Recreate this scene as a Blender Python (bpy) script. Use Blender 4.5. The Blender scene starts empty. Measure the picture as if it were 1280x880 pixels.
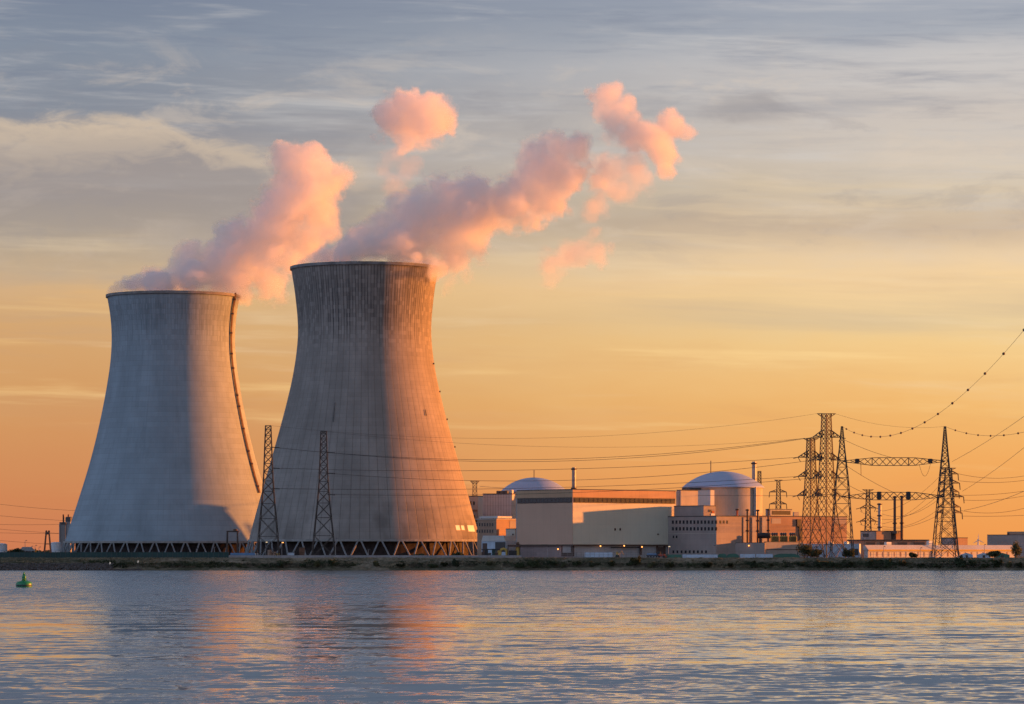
import bpy, math, random
from mathutils import Vector, noise as mnoise
random.seed(7)
S = bpy.context.scene
COL = S.collection
R = math.radians
PI = math.pi
# ------------------------------------------------------------------ camera
F = 4306.0            # focal length in photograph pixels (1280 wide)
CH = 10.0             # eye height above the river
HY = 689.0            # row of the horizon in the photograph
G = 6.5               # level of the plant site above the river
SUN_AZ, SUN_EL = R(17.0), R(3.2)
cam = bpy.data.cameras.new('camera'); camo = bpy.data.objects.new('camera', cam); COL.objects.link(camo)
camo.location = (0, 0, CH); camo.rotation_euler = (R(90), 0, 0)
cam.sensor_width = 36; cam.lens = 36 * F / 1280; cam.shift_y = (HY - 440) / 1280
cam.clip_start = 1; cam.clip_end = 90000
S.camera = camo
def X(px, Y): return (px - 640) / F * Y
def Z(py, Y): return CH + (HY - py) / F * Y
def P(px, py, Y): return Vector((X(px, Y), Y, Z(py, Y)))
# ------------------------------------------------------------------ node helper
class NT:
    def __init__(s, tree): s.t = tree
    def n(s, kind, **kw):
        nd = s.t.nodes.new(kind)
        for k, v in kw.items(): setattr(nd, k, v)
        return nd
    def put(s, sock, v):
        if isinstance(v, bpy.types.NodeSocket): s.t.links.new(v, sock)
        elif v is not None: sock.default_value = v
    def m(s, op, a, b=None, c=None, clamp=False):
        nd = s.n('ShaderNodeMath', operation=op, use_clamp=clamp)
        for i, v in enumerate((a, b, c)):
            if v is not None: s.put(nd.inputs[i], v)
        return nd.outputs[0]
    def v(s, op, a, b=None, scale=None):
        nd = s.n('ShaderNodeVectorMath', operation=op)
        s.put(nd.inputs[0], a)
        if b is not None: s.put(nd.inputs[1], b)
        if scale is not None: s.put(nd.inputs['Scale'], scale)
        return nd.outputs['Value'] if op in ('LENGTH', 'DISTANCE', 'DOT_PRODUCT') else nd.outputs[0]
    def sep(s, a):
        nd = s.n('ShaderNodeSeparateXYZ'); s.put(nd.inputs[0], a); return nd.outputs
    def comb(s, x=0., y=0., z=0.):
        nd = s.n('ShaderNodeCombineXYZ')
        for i, v in enumerate((x, y, z)): s.put(nd.inputs[i], v)
        return nd.outputs[0]
    def noise(s, vec, scale, detail=3., rough=.55, col=False, dist=0.):
        nd = s.n('ShaderNodeTexNoise'); s.put(nd.inputs['Vector'], vec)
        s.put(nd.inputs['Scale'], scale); s.put(nd.inputs['Detail'], detail); s.put(nd.inputs['Roughness'], rough)
        s.put(nd.inputs['Distortion'], dist)
        return nd.outputs['Color'] if col else nd.outputs['Fac']
    def step(s, x, a, b, lo=0., hi=1., kind='SMOOTHSTEP'):
        nd = s.n('ShaderNodeMapRange', interpolation_type=kind, clamp=True) if kind == 'LINEAR' else s.n('ShaderNodeMapRange', interpolation_type=kind)
        s.put(nd.inputs['Value'], x); s.put(nd.inputs['From Min'], a); s.put(nd.inputs['From Max'], b)
        s.put(nd.inputs['To Min'], lo); s.put(nd.inputs['To Max'], hi)
        return nd.outputs[0]
    def mix(s, f, a, b, blend='MIX'):
        nd = s.n('ShaderNodeMix', data_type='RGBA', blend_type=blend)
        s.put(nd.inputs[0], f)
        s.put(nd.inputs[6], a if isinstance(a, bpy.types.NodeSocket) else (*a, 1))
        s.put(nd.inputs[7], b if isinstance(b, bpy.types.NodeSocket) else (*b, 1))
        return nd.outputs[2]
    def ramp(s, x, stops, interp='EASE'):
        nd = s.n('ShaderNodeValToRGB'); cr = nd.color_ramp; cr.interpolation = interp
        while len(cr.elements) < len(stops): cr.elements.new(0.5)
        for e, (p, c) in zip(cr.elements, stops): e.position = p; e.color = (*c, 1) if len(c) == 3 else c
        s.put(nd.inputs[0], x); return nd.outputs[0]
def srgb(*c):
    return tuple(((v / 255) / 12.92 if v / 255 <= .04045 else ((v / 255 + .055) / 1.055) ** 2.4) for v in c)
# ------------------------------------------------------------------ materials
MATS = {}
def surf(name, color, rough=.8, var=.18, vscale=.25, streak=0., lines=None, metal=0., spec=.3, bump=0., emit=None, emit_s=0.):
    """painted / concrete / metal surface in the object's own coordinates; lines = (axis, spacing m, width m, darkening)"""
    if name in MATS: return MATS[name]
    m = bpy.data.materials.new(name); m.use_nodes = True; t = NT(m.node_tree)
    b = m.node_tree.nodes['Principled BSDF']
    co = t.n('ShaderNodeTexCoord').outputs['Object']
    n1 = t.noise(co, vscale, 5., .6)
    c = t.mix(t.step(n1, .3, .7), tuple(v * (1 - var) for v in color), tuple(min(1, v * (1 + var)) for v in color))
    if streak:
        sc = t.v('MULTIPLY', co, (1., 1., .06))
        n2 = t.noise(sc, 1.1, 4., .65)
        c = t.mix(t.m('MULTIPLY', t.step(n2, .5, .78), streak), c, tuple(v * .45 for v in color))
    for ln in (lines or []):
        ax, sp, w, dk = ln
        xyz = t.sep(co)
        src = xyz[ax] if ax < 3 else t.m('ADD', xyz[0], xyz[1])
        fr = t.m('FRACT', t.m('DIVIDE', src, sp))
        hit = t.m('LESS_THAN', fr, w / sp)
        c = t.mix(t.m('MULTIPLY', hit, dk), c, tuple(v * .3 for v in color))
    t.put(b.inputs['Base Color'], c)
    b.inputs['Roughness'].default_value = rough; b.inputs['Metallic'].default_value = metal
    b.inputs['Specular IOR Level'].default_value = spec
    if bump:
        bp = t.n('ShaderNodeBump'); bp.inputs['Strength'].default_value = bump; bp.inputs['Distance'].default_value = .3
        t.put(bp.inputs['Height'], n1); t.put(b.inputs['Normal'], bp.outputs[0])
    if emit:
        b.inputs['Emission Color'].default_value = (*emit, 1); b.inputs['Emission Strength'].default_value = emit_s
    MATS[name] = m
    return m
# ------------------------------------------------------------------ mesh builder
class MB:
    def __init__(s): s.v = []; s.f = []
    def add(s, vs, fs):
        o = len(s.v); s.v.extend([tuple(v) for v in vs]); s.f.extend([tuple(i + o for i in f) for f in fs]); return s
    def box(s, x0, y0, z0, x1, y1, z1):
        return s.add([(x0, y0, z0), (x1, y0, z0), (x1, y1, z0), (x0, y1, z0), (x0, y0, z1), (x1, y0, z1), (x1, y1, z1), (x0, y1, z1)],
                     [(0, 3, 2, 1), (4, 5, 6, 7), (0, 1, 5, 4), (1, 2, 6, 5), (2, 3, 7, 6), (3, 0, 4, 7)])
    def bbox(s, x0, y0, z0, x1, y1, z1, c=.15):
        """box with chamfered vertical and top edges"""
        def ring(d, z): return [(x0 + d + e, y0 + d, z) if 0 else (x, y, z) for e in (0,) for x, y in ((x0 + d + c, y0 + d), (x1 - d - c, y0 + d), (x1 - d, y0 + d + c), (x1 - d, y1 - d - c), (x1 - d - c, y1 - d), (x0 + d + c, y1 - d), (x0 + d, y1 - d - c), (x0 + d, y0 + d + c))]
        vs = ring(0, z0) + ring(0, z1 - c) + ring(c, z1)
        fs = [tuple(range(7, -1, -1))]
        for k in (0, 8):
            for i in range(8): j = (i + 1) % 8; fs.append((k + i, k + j, k + 8 + j, k + 8 + i))
        fs.append(tuple(range(16, 24)))
        return s.add(vs, fs)
    def bar(s, p, q, r, n=4, r2=None):
        p = Vector(p); q = Vector(q); d = q - p
        if d.length < 1e-6: return s
        d.normalize(); up = Vector((0, 0, 1)) if abs(d.z) < .95 else Vector((1, 0, 0))
        a = d.cross(up).normalized(); b = d.cross(a); r2 = r if r2 is None else r2
        vs = []
        for c, rr in ((p, r), (q, r2)):
            for i in range(n):
                w = 2 * PI * (i + .5) / n; vs.append(c + a * (math.cos(w) * rr * 1.2) + b * (math.sin(w) * rr * 1.2))
        fs = [(i, (i + 1) % n, n + (i + 1) % n, n + i) for i in range(n)] + [tuple(range(n - 1, -1, -1)), tuple(range(n, 2 * n))]
        return s.add(vs, fs)
    def tube(s, pts, r, n=5):
        pts = [Vector(p) for p in pts]; vs = []; fs = []
        for k, p in enumerate(pts):
            d = (pts[min(k + 1, len(pts) - 1)] - pts[max(k - 1, 0)]).normalized()
            up = Vector((0, 0, 1)) if abs(d.z) < .95 else Vector((1, 0, 0))
            a = d.cross(up).normalized(); b = d.cross(a)
            rr = r[k] if isinstance(r, (list, tuple)) else r
            for i in range(n):
                w = 2 * PI * i / n; vs.append(p + a * (math.cos(w) * rr) + b * (math.sin(w) * rr))
        for k in range(len(pts) - 1):
            for i in range(n): j = (i + 1) % n; fs.append((k * n + i, k * n + j, (k + 1) * n + j, (k + 1) * n + i))
        fs += [tuple(range(n - 1, -1, -1)), tuple((len(pts) - 1) * n + i for i in range(n))]
        return s.add(vs, fs)
    def lathe(s, prof, n=32, c=(0, 0, 0), caps=True, a0=0., a1=2 * PI):
        full = abs(a1 - a0 - 2 * PI) < 1e-6; m = n if full else n + 1
        vs = []; fs = []
        for r, z in prof:
            for i in range(m):
                w = a0 + (a1 - a0) * i / n; vs.append((c[0] + r * math.cos(w), c[1] + r * math.sin(w), c[2] + z))
        for k in range(len(prof) - 1):
            for i in range(n):
                j = (i + 1) % m; fs.append((k * m + i, k * m + j, (k + 1) * m + j, (k + 1) * m + i))
        if caps and full:
            fs.append(tuple(range(m - 1, -1, -1))); fs.append(tuple((len(prof) - 1) * m + i for i in range(m)))
        return s.add(vs, fs)
    def prism(s, poly, d0, d1, axis='y'):
        """2-D outline (a, z) swept along y (or along x)"""
        n = len(poly)
        mk = (lambda a, z, d: (a, d, z)) if axis == 'y' else (lambda a, z, d: (d, a, z))
        vs = [mk(a, z, d0) for a, z in poly] + [mk(a, z, d1) for a, z in poly]
        fs = [tuple(range(n)), tuple(range(2 * n - 1, n - 1, -1))] + [(i, n + i, n + (i + 1) % n, (i + 1) % n) for i in range(n)]
        return s.add(vs, fs)
    def blob(s, c, r, sz=1., sub=2):
        import bmesh
        bm = bmesh.new(); bmesh.ops.create_icosphere(bm, subdivisions=sub, radius=1)
        bm.verts.index_update()
        vs = [(c[0] + v.co.x * r, c[1] + v.co.y * r, c[2] + v.co.z * r * sz) for v in bm.verts]
        fs = [tuple(v.index for v in f.verts) for f in bm.faces]; bm.free()
        return s.add(vs, fs)
    def build(s, name, m, parent=None, smooth=False, loc=None, fix=True):
        me = bpy.data.meshes.new(name); me.from_pydata(s.v, [], s.f); me.update()
        if fix and len(s.f) < 60000:
            import bmesh
            bm = bmesh.new(); bm.from_mesh(me); bmesh.ops.recalc_face_normals(bm, faces=bm.faces); bm.to_mesh(me); bm.free()
        if m: me.materials.append(m)
        if smooth: me.polygons.foreach_set('use_smooth', [True] * len(me.polygons))
        o = bpy.data.objects.new(name, me); COL.objects.link(o)
        if parent: o.parent = parent
        if loc is not None: o.location = loc
        return o
def tag(o, label=None, cat=None, group=None, kind=None):
    if label: o['label'] = label
    if cat: o['category'] = cat
    if group: o['group'] = group
    if kind: o['kind'] = kind
    return o
def thing(name, label, cat, loc=(0, 0, 0), rz=0., group=None):
    o = bpy.data.objects.new(name, None); COL.objects.link(o); o.location = loc; o.rotation_euler = (0, 0, rz)
    return tag(o, label, cat, group)
def link_copy(o, parent=None):
    c = o.copy(); COL.objects.link(c); c.parent = parent
    return c
def copy_tree(o, loc, rz=None, label=None, group=None):
    kids = list(o.children)
    c = link_copy(o); c.location = loc
    if rz is not None: c.rotation_euler = (0, 0, rz)
    if label: c['label'] = label
    if group: c['group'] = group
    for k in kids:
        gk = list(k.children); d = link_copy(k, c)
        for g in gk: link_copy(g, d)
    return c
# ------------------------------------------------------------------ render settings
S.view_settings.view_transform = 'Standard'; S.view_settings.look = 'None'
S.view_settings.gamma = 1; S.view_settings.use_curve_mapping = False; S.view_settings.exposure = 1.22
cy = S.cycles
cy.use_denoising = True; cy.denoising_prefilter = 'FAST'
cy.max_bounces = 8; cy.diffuse_bounces = 3; cy.glossy_bounces = 3; cy.volume_bounces = 5; cy.transparent_max_bounces = 48
cy.adaptive_threshold = .015; cy.caustics_reflective = False; cy.caustics_refractive = False
cy.sample_clamp_indirect = 5
# ------------------------------------------------------------------ sky and sun
W = bpy.data.worlds.new('World'); S.world = W; W.use_nodes = True
def make_world():
    tr = W.node_tree; t = NT(tr); tr.nodes.clear()
    out = t.n('ShaderNodeOutputWorld'); bg = t.n('ShaderNodeBackground'); tr.links.new(bg.outputs[0], out.inputs[0])
    d = t.n('ShaderNodeTexCoord').outputs['Generated']; x, y, z = t.sep(d)
    h = t.m('SQRT', t.m('ADD', t.m('MULTIPLY', x, x), t.m('MULTIPLY', y, y)))
    el = t.m('DIVIDE', z, t.m('MAXIMUM', h, .001))          # tangent of the elevation: .16 is the top of the photograph
    az = t.m('ARCTAN2', x, y)                               # 0 straight ahead, +-.148 the sides of the photograph
    e = t.m('DIVIDE', el, .16)                              # 0 horizon, 1 top of the photograph
    # soft warping so no band is ruler-straight
    wc = t.comb(t.m('MULTIPLY', az, 9.), t.m('MULTIPLY', el, 26.), 0.)
    wob = t.m('SUBTRACT', t.noise(wc, 1.3, 4., .6), .5)
    ew = t.m('ADD', e, t.m('MULTIPLY', wob, .10))
    ef = t.m('MULTIPLY', ew, .5)
    def stops(rows): return [(q, srgb(*c_)) for q, c_ in rows]
    left = t.ramp(ef, stops([(0., (206, 124, 84)), (.05, (208, 134, 86)), (.137, (212, 156, 100)), (.21, (213, 168, 116)), (.235, (222, 178, 124)), (.253, (202, 174, 140)), (.282, (190, 170, 142)), (.304, (174, 160, 142)), (.326, (156, 147, 142)),
                             (.348, (160, 152, 149)), (.40, (136, 142, 153)), (.456, (132, 142, 157)), (.5, (122, 133, 152)), (.72, (108, 119, 142)), (1., (98, 110, 134))]), 'LINEAR')
    right = t.ramp(ef, stops([(0., (240, 152, 78)), (.065, (242, 168, 92)), (.123, (242, 184, 110)), (.152, (244, 195, 126)), (.188, (244, 205, 142)), (.21, (236, 206, 155)), (.246, (246, 211, 160)), (.268, (236, 207, 168)), (.297, (206, 183, 157)), (.326, (216, 198, 172)),
                              (.355, (213, 201, 187)), (.398, (206, 196, 187)), (.442, (201, 197, 195)), (.47, (170, 174, 182)), (.5, (160, 166, 178)), (.72, (116, 125, 143)), (1., (102, 112, 134))]), 'LINEAR')
    c = t.mix(t.step(t.m('ADD', az, t.m('MULTIPLY', wob, .04)), -.14, .15), left, right)
    # long thin stratus streaks
    def streak(sx, sy, seed, lo, hi, detail=5., rough=.6, dist=.3):
        v = t.comb(t.m('MULTIPLY', az, sx), t.m('ADD', t.m('MULTIPLY', el, sy), t.m('MULTIPLY', az, sy * .02)), seed)
        return t.step(t.noise(v, 1., detail, rough, dist=dist), lo, hi)
    up = t.step(e, .42, .75)
    top = t.step(e, .60, .92)
    mid = t.m('MULTIPLY', t.step(e, .18, .40), t.step(e, .80, .56))
    low = t.m('MULTIPLY', t.step(e, .02, .2), t.step(e, .6, .4))
    c = t.mix(t.m('MULTIPLY', t.m('MULTIPLY', streak(7., 95., 1.7, .50, .72), top), .42), c, srgb(112, 124, 146))
    c = t.mix(t.m('MULTIPLY', t.m('MULTIPLY', streak(9., 120., 5.1, .52, .75), up), .46), c, srgb(212, 208, 204))
    c = t.mix(t.m('MULTIPLY', t.m('MULTIPLY', streak(30., 230., 8.3, .50, .80, 6.), up), .34), c, srgb(198, 196, 196))
    c = t.mix(t.m('MULTIPLY', t.m('MULTIPLY', streak(22., 300., 41.7, .48, .72, 8., .68), top), .28), c, srgb(112, 122, 144))
    c = t.mix(t.m('MULTIPLY', t.m('MULTIPLY', streak(6., 70., 11.9, .46, .70), mid), .24), c, srgb(172, 158, 148))
    c = t.mix(t.m('MULTIPLY', t.m('MULTIPLY', streak(8., 110., 17.3, .54, .74), mid), .42), c, srgb(242, 216, 176))
    c = t.mix(t.m('MULTIPLY', t.m('MULTIPLY', streak(7., 130., 23.1, .55, .75), low), .5), c, srgb(255, 216, 150))
    c = t.mix(t.m('MULTIPLY', t.m('MULTIPLY', streak(11., 80., 29.4, .55, .78), low), .22), c, srgb(206, 150, 106))
    # soft heaps of mid-level cloud catching the low light
    hv = t.comb(t.m('MULTIPLY', az, 26.), t.m('MULTIPLY', el, 75.), 51.)
    hn = t.noise(hv, 1., 7., .62, dist=.5)
    heap = t.m('MULTIPLY', t.step(e, .46, .62), t.step(e, .98, .80))
    c = t.mix(t.m('MULTIPLY', t.m('MULTIPLY', t.step(hn, .50, .66), heap), .34), c, srgb(224, 206, 186))
    c = t.mix(t.m('MULTIPLY', t.m('MULTIPLY', t.step(hn, .46, .34), heap), .20), c, srgb(140, 138, 146))
    # the long lit bank of cloud on the west side: cream along its upper edge, grey beneath
    bv = t.comb(t.m('MULTIPLY', az, 60.), t.m('MULTIPLY', el, 160.), 3.3)
    bn = t.m('SUBTRACT', t.noise(bv, 1.1, 7., .60, dist=.6), .5)
    er = t.ramp(t.m('DIVIDE', t.m('ADD', az, .15), .12), [(p, (v,) * 3) for p, v in ((.0, .74), (.16, .80), (.30, .83), (.40, .78), (.457, .68), (.53, .47), (.65, .36), (.786, .25), (.92, .18))], 'B_SPLINE')
    edge = t.m('ADD', .11, t.m('MULTIPLY', er, .02))
    dd = t.m('ADD', t.m('SUBTRACT', edge, el), t.m('MULTIPLY', bn, .0125))
    body = t.m('MULTIPLY', t.step(dd, -.0008, .0046), t.step(dd, .052, .018))
    inx = t.step(t.m('ADD', az, t.m('MULTIPLY', bn, .02)), -.034, -.050)
    inx = t.m('MULTIPLY', inx, t.step(az, -.42, -.2))
    body = t.m('MULTIPLY', body, inx)
    lit = t.m('MULTIPLY', t.step(t.m('ADD', dd, t.m('MULTIPLY', bn, .014)), t.step(az, -.09, -.125, .012, .021), .001), t.step(bn, -.28, .12, .45, 1.))
    bc = t.mix(lit, srgb(158, 149, 146), srgb(224, 200, 170))
    c = t.mix(t.m('MULTIPLY', body, .72), c, bc)
    # a small dark smudge of cloud high on the east side
    sm = t.v('LENGTH', t.comb(t.m('MULTIPLY', t.m('SUBTRACT', az, .0685), 60.), t.m('MULTIPLY', t.m('SUBTRACT', el, .1285), 150.), 0.))
    sm = t.m('ADD', sm, t.m('MULTIPLY', bn, 2.2))
    c = t.mix(t.m('MULTIPLY', t.step(sm, 1.2, .1), .34), c, srgb(140, 134, 136))
    # glow around the sun, far outside the frame to the east; cool sky overhead and behind
    sd = (math.cos(SUN_EL) * math.cos(SUN_AZ), math.cos(SUN_EL) * math.sin(SUN_AZ), math.sin(SUN_EL))
    dp = t.v('DOT_PRODUCT', d, sd)
    glow = t.m('MULTIPLY', t.step(dp, .62, 1.), t.step(el, .7, .05))
    c = t.mix(t.m('MULTIPLY', glow, .8), c, (1.3, .50, .15))
    back = t.m('MULTIPLY', t.step(t.m('ADD', t.m('MULTIPLY', x, -.85), t.m('MULTIPLY', y, -.53)), -.02, .72), t.step(el, -.05, .12))
    c = t.mix(t.m('MULTIPLY', back, .85), c, BACK_SKY)
    sky = t.n('ShaderNodeTexSky', sky_type='NISHITA'); sky.sun_disc = False
    sky.sun_elevation = SUN_EL; sky.sun_rotation = R(90) - SUN_AZ; sky.altitude = 0; sky.dust_density = 1.5
    high = t.mix(1., sky.outputs[0], (.15, .15, .15), 'MULTIPLY')
    high = t.mix(1., high, HIGH_ADD, 'ADD')
    c = t.mix(t.step(el, .30, 1.1), c, high)
    t.put(bg.inputs['Color'], c); bg.inputs['Strength'].default_value = .432
BACK_SKY = (.58, .78, 1.15)
HIGH_ADD = (.11, .14, .21)
make_world()
W.cycles.sampling_method = 'MANUAL'; W.cycles.sample_map_resolution = 256
sl = bpy.data.lights.new('sun', 'SUN'); so = bpy.data.objects.new('sun', sl); COL.objects.link(so)
sl.energy = 5.; sl.angle = R(.6); sl.color = (1., .30, .045)
so.rotation_euler = Vector((-math.cos(SUN_EL) * math.cos(SUN_AZ), -math.cos(SUN_EL) * math.sin(SUN_AZ), -math.sin(SUN_EL))).to_track_quat('-Z', 'Y').to_euler()
# ------------------------------------------------------------------ water
def water_mat():
    m = bpy.data.materials.new('river water'); m.use_nodes = True; t = NT(m.node_tree); b = m.node_tree.nodes['Principled BSDF']
    co = t.n('ShaderNodeTexCoord').outputs['Object']; x, y, z = t.sep(co)
    # wind patches: long slicks lying across the river
    pv = t.comb(t.m('MULTIPLY', x, .0016), t.m('MULTIPLY', y, .0085), 2.)
    p1 = t.noise(pv, 1., 4., .6)
    pv2 = t.comb(t.m('MULTIPLY', x, .0045), t.m('MULTIPLY', y, .030), 7.)
    p2 = t.noise(pv2, 1., 4., .6)
    # breeze by distance: ruffled along the far shore and close in, calmer mid-river
    calm = t.ramp(t.m('DIVIDE', y, 1800.), [(0., (.95,) * 3), (.115, (.85,) * 3), (.15, (.80,) * 3), (.185, (.45,) * 3), (.215, (.30,) * 3), (.27, (.24,) * 3), (.34, (.30,) * 3),
                                            (.40, (.70,) * 3), (.5, (1.,) * 3), (1., (1.,) * 3)], 'EASE')
    pv3 = t.comb(t.m('MULTIPLY', x, .020), t.m('MULTIPLY', y, .075), 11.)
    p3 = t.noise(pv3, 1., 5., .65)
    patch = t.m('ADD', t.m('MULTIPLY', t.m('SUBTRACT', p1, .5), .8), t.m('ADD', t.m('MULTIPLY', t.m('SUBTRACT', p2, .5), 1.1), t.m('MULTIPLY', t.m('SUBTRACT', p3, .5), 3.0)))
    slick = t.m('MULTIPLY', t.step(t.m('ABSOLUTE', t.m('SUBTRACT', t.m('ADD', y, t.m('MULTIPLY', t.m('SUBTRACT', p1, .5), 220.)), 466.)), 24., 3.), t.step(p2, .43, .56))
    amp = t.m('MAXIMUM', t.m('ADD', calm, t.m('MULTIPLY', patch, t.step(calm, .1, .9, .45, 1.))), .06)
    amp = t.m('MULTIPLY', amp, t.m('SUBTRACT', 1., t.m('MULTIPLY', slick, .86)))
    def slopes(sx, sy, seed, detail=2., rough=.55):
        v = t.comb(t.m('MULTIPLY', x, sx), t.m('MULTIPLY', y, sy), seed)
        return t.v('SUBTRACT', t.noise(v, 1., detail, rough, col=True), (.5, .5, .5))
    s = None                        # swell, chop and ripples, each a wave train long across the wind
    for sx, sy, seed, ax_, ay_, det in ((.012, .030, 1., .02, .14, 1.), (.036, .062, 4., .03, .40, 1.), (.11, .15, 9., .05, .72, 1.), (.30, .36, 14., .06, .66, 1.), (.9, 1.0, 19., .06, .36, 1.)):
        w_ = t.v('MULTIPLY', slopes(sx, sy, seed, det), (ax_, ay_, 0.))
        s = w_ if s is None else t.v('ADD', s, w_)
    s = t.v('SCALE', s, scale=t.m('MULTIPLY', amp, WATER_AMP))
    sx_, sy_, sz_ = t.sep(s)      # mostly the wave faces turned to the viewer are seen at this grazing angle
    s = t.comb(sx_, t.m('ADD', t.m('MULTIPLY', t.m('ABSOLUTE', sy_), -.8), t.m('MULTIPLY', sy_, .2)), 0.)
    nrm = t.v('NORMALIZE', t.v('ADD', s, (0., 0., 1.)))
    t.put(b.inputs['Normal'], nrm)
    b.inputs['Base Color'].default_value = (.012, .022, .030, 1)
    b.inputs['Roughness'].default_value = .07; b.inputs['IOR'].default_value = 1.333
    gl = t.n('ShaderNodeBsdfGlossy'); gl.inputs['Color'].default_value = (.86, .84, .82, 1); gl.inputs['Roughness'].default_value = .07; t.put(gl.inputs['Normal'], nrm)
    mx = t.n('ShaderNodeMixShader'); mx.inputs[0].default_value = WATER_SHEEN
    out = [n_ for n_ in m.node_tree.nodes if n_.type == 'OUTPUT_MATERIAL'][0]
    m.node_tree.links.new(b.outputs[0], mx.inputs[1]); m.node_tree.links.new(gl.outputs[0], mx.inputs[2]); m.node_tree.links.new(mx.outputs[0], out.inputs[0])
    return m
WATER_AMP = 2.7; WATER_SHEEN = .64
xs = [-6000, -2500, -1000, -500, -250, 0, 250, 500, 1000, 2500, 6000]
ys = [-600, 0, 150, 300, 600, 900, 1200, 1500, 1800.]
mb = MB(); mb.add([(a, b, 0) for b in ys for a in xs], [(j * 11 + i, j * 11 + i + 1, (j + 1) * 11 + i + 1, (j + 1) * 11 + i) for j in range(8) for i in range(10)])
tag(mb.build('river', water_mat()), kind='structure')
# ------------------------------------------------------------------ ground and river bank
def earth_mat(name, cols, sc=.08, fine=.8, ax=(1, 1, 1), bump=.5):
    m = bpy.data.materials.new(name); m.use_nodes = True; t = NT(m.node_tree); b = m.node_tree.nodes['Principled BSDF']
    co = t.v('MULTIPLY', t.n('ShaderNodeTexCoord').outputs['Object'], ax)
    n1 = t.noise(co, sc, 6., .65); n2 = t.noise(co, fine, 5., .65)
    f = t.m('ADD', t.m('MULTIPLY', n1, .6), t.m('MULTIPLY', n2, .4))
    c = t.ramp(t.step(f, .34, .66), [(i / (len(cols) - 1), k) for i, k in enumerate(cols)], 'LINEAR')
    t.put(b.inputs['Base Color'], c); b.inputs['Roughness'].default_value = .95; b.inputs['Specular IOR Level'].default_value = .1
    bp = t.n('ShaderNodeBump'); bp.inputs['Strength'].default_value = bump; bp.inputs['Distance'].default_value = .5
    t.put(bp.inputs['Height'], n2); t.put(b.inputs['Normal'], bp.outputs[0])
    return m
m_ground = earth_mat('site ground', [(.10, .085, .06), (.15, .13, .10), (.20, .17, .13)], .02, .3)
m_bank = earth_mat('dry bank grass', [(.05, .05, .03), (.095, .085, .055), (.17, .14, .10), (.30, .245, .18)], .045, .5, (1, 1, 2.5), 1.)
m_stone = earth_mat('river stone', [(.05, .045, .045), (.11, .095, .085), (.20, .17, .15)], .3, 1.2, (1, 1, 1), 1.)
mb = MB()
gx = [-30000, -8000, -2000, -600, 0, 600, 2000, 8000, 30000]; gy = [1817.5, 1900, 2100, 2600, 4000, 9000, 25000, 60000]
mb.add([(a, b, G) for b in gy for a in gx], [(j * 9 + i, j * 9 + i + 1, (j + 1) * 9 + i + 1, (j + 1) * 9 + i) for j in range(7) for i in range(8)])
tag(mb.build('ground', m_ground), kind='structure')
def nz(x, y, s, k=0.): return mnoise.noise(Vector((x * s, y * s, k)))
def crest(x):   # the dyke is a little higher on the west side
    return 6.62 + .2 * nz(x, 0, .012, 3)
BANK = [(-8., -.9), (-1., -.35), (0., .05), (.8, .5), (2.4, 1.1), (4.2, 1.9), (6., 2.6), (7.6, 3.1), (9.4, 3.5), (11.2, 4.2), (13., 5.1), (15., 6.1), (17., 1e9), (20., 1e9), (23.6, 1e9), (26., G - .3)]
def bank_z(x, k):
    dy, z = BANK[k]
    if z > 1e8: return crest(x) - .25 * abs(dy - 19) / 4
    return z
bx = [-9000, -3000, -1200, -600] + [-330 + 1.5 * i for i in range(441)] + [600, 1200, 3000, 9000]
mb = MB(); rows = len(BANK); vs = []
for i, x in enumerate(bx):
    for k, (dy, z) in enumerate(BANK):
        inner = 1 if abs(x) < 340 else 0
        wob = 2.2 * nz(x, 0, .03) + 1.0 * nz(x, 0, .12, 5)
        y = 1794 + dy + (wob * (1 if k < 9 else .3)) * inner
        zz = bank_z(x, k) + inner * (.35 * nz(x, dy * 2, .22, 1) + .3 * nz(x, dy, .6, 2)) * (1 if 2 < k < 13 else .25)
        vs.append((x, y, zz))
fs = [(i * rows + k, (i + 1) * rows + k, (i + 1) * rows + k + 1, i * rows + k + 1) for i in range(len(bx) - 1) for k in range(rows - 1)]
mb.add(vs, fs); bank = mb.build('river_bank', m_bank, smooth=True); tag(bank, kind='structure')
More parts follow.
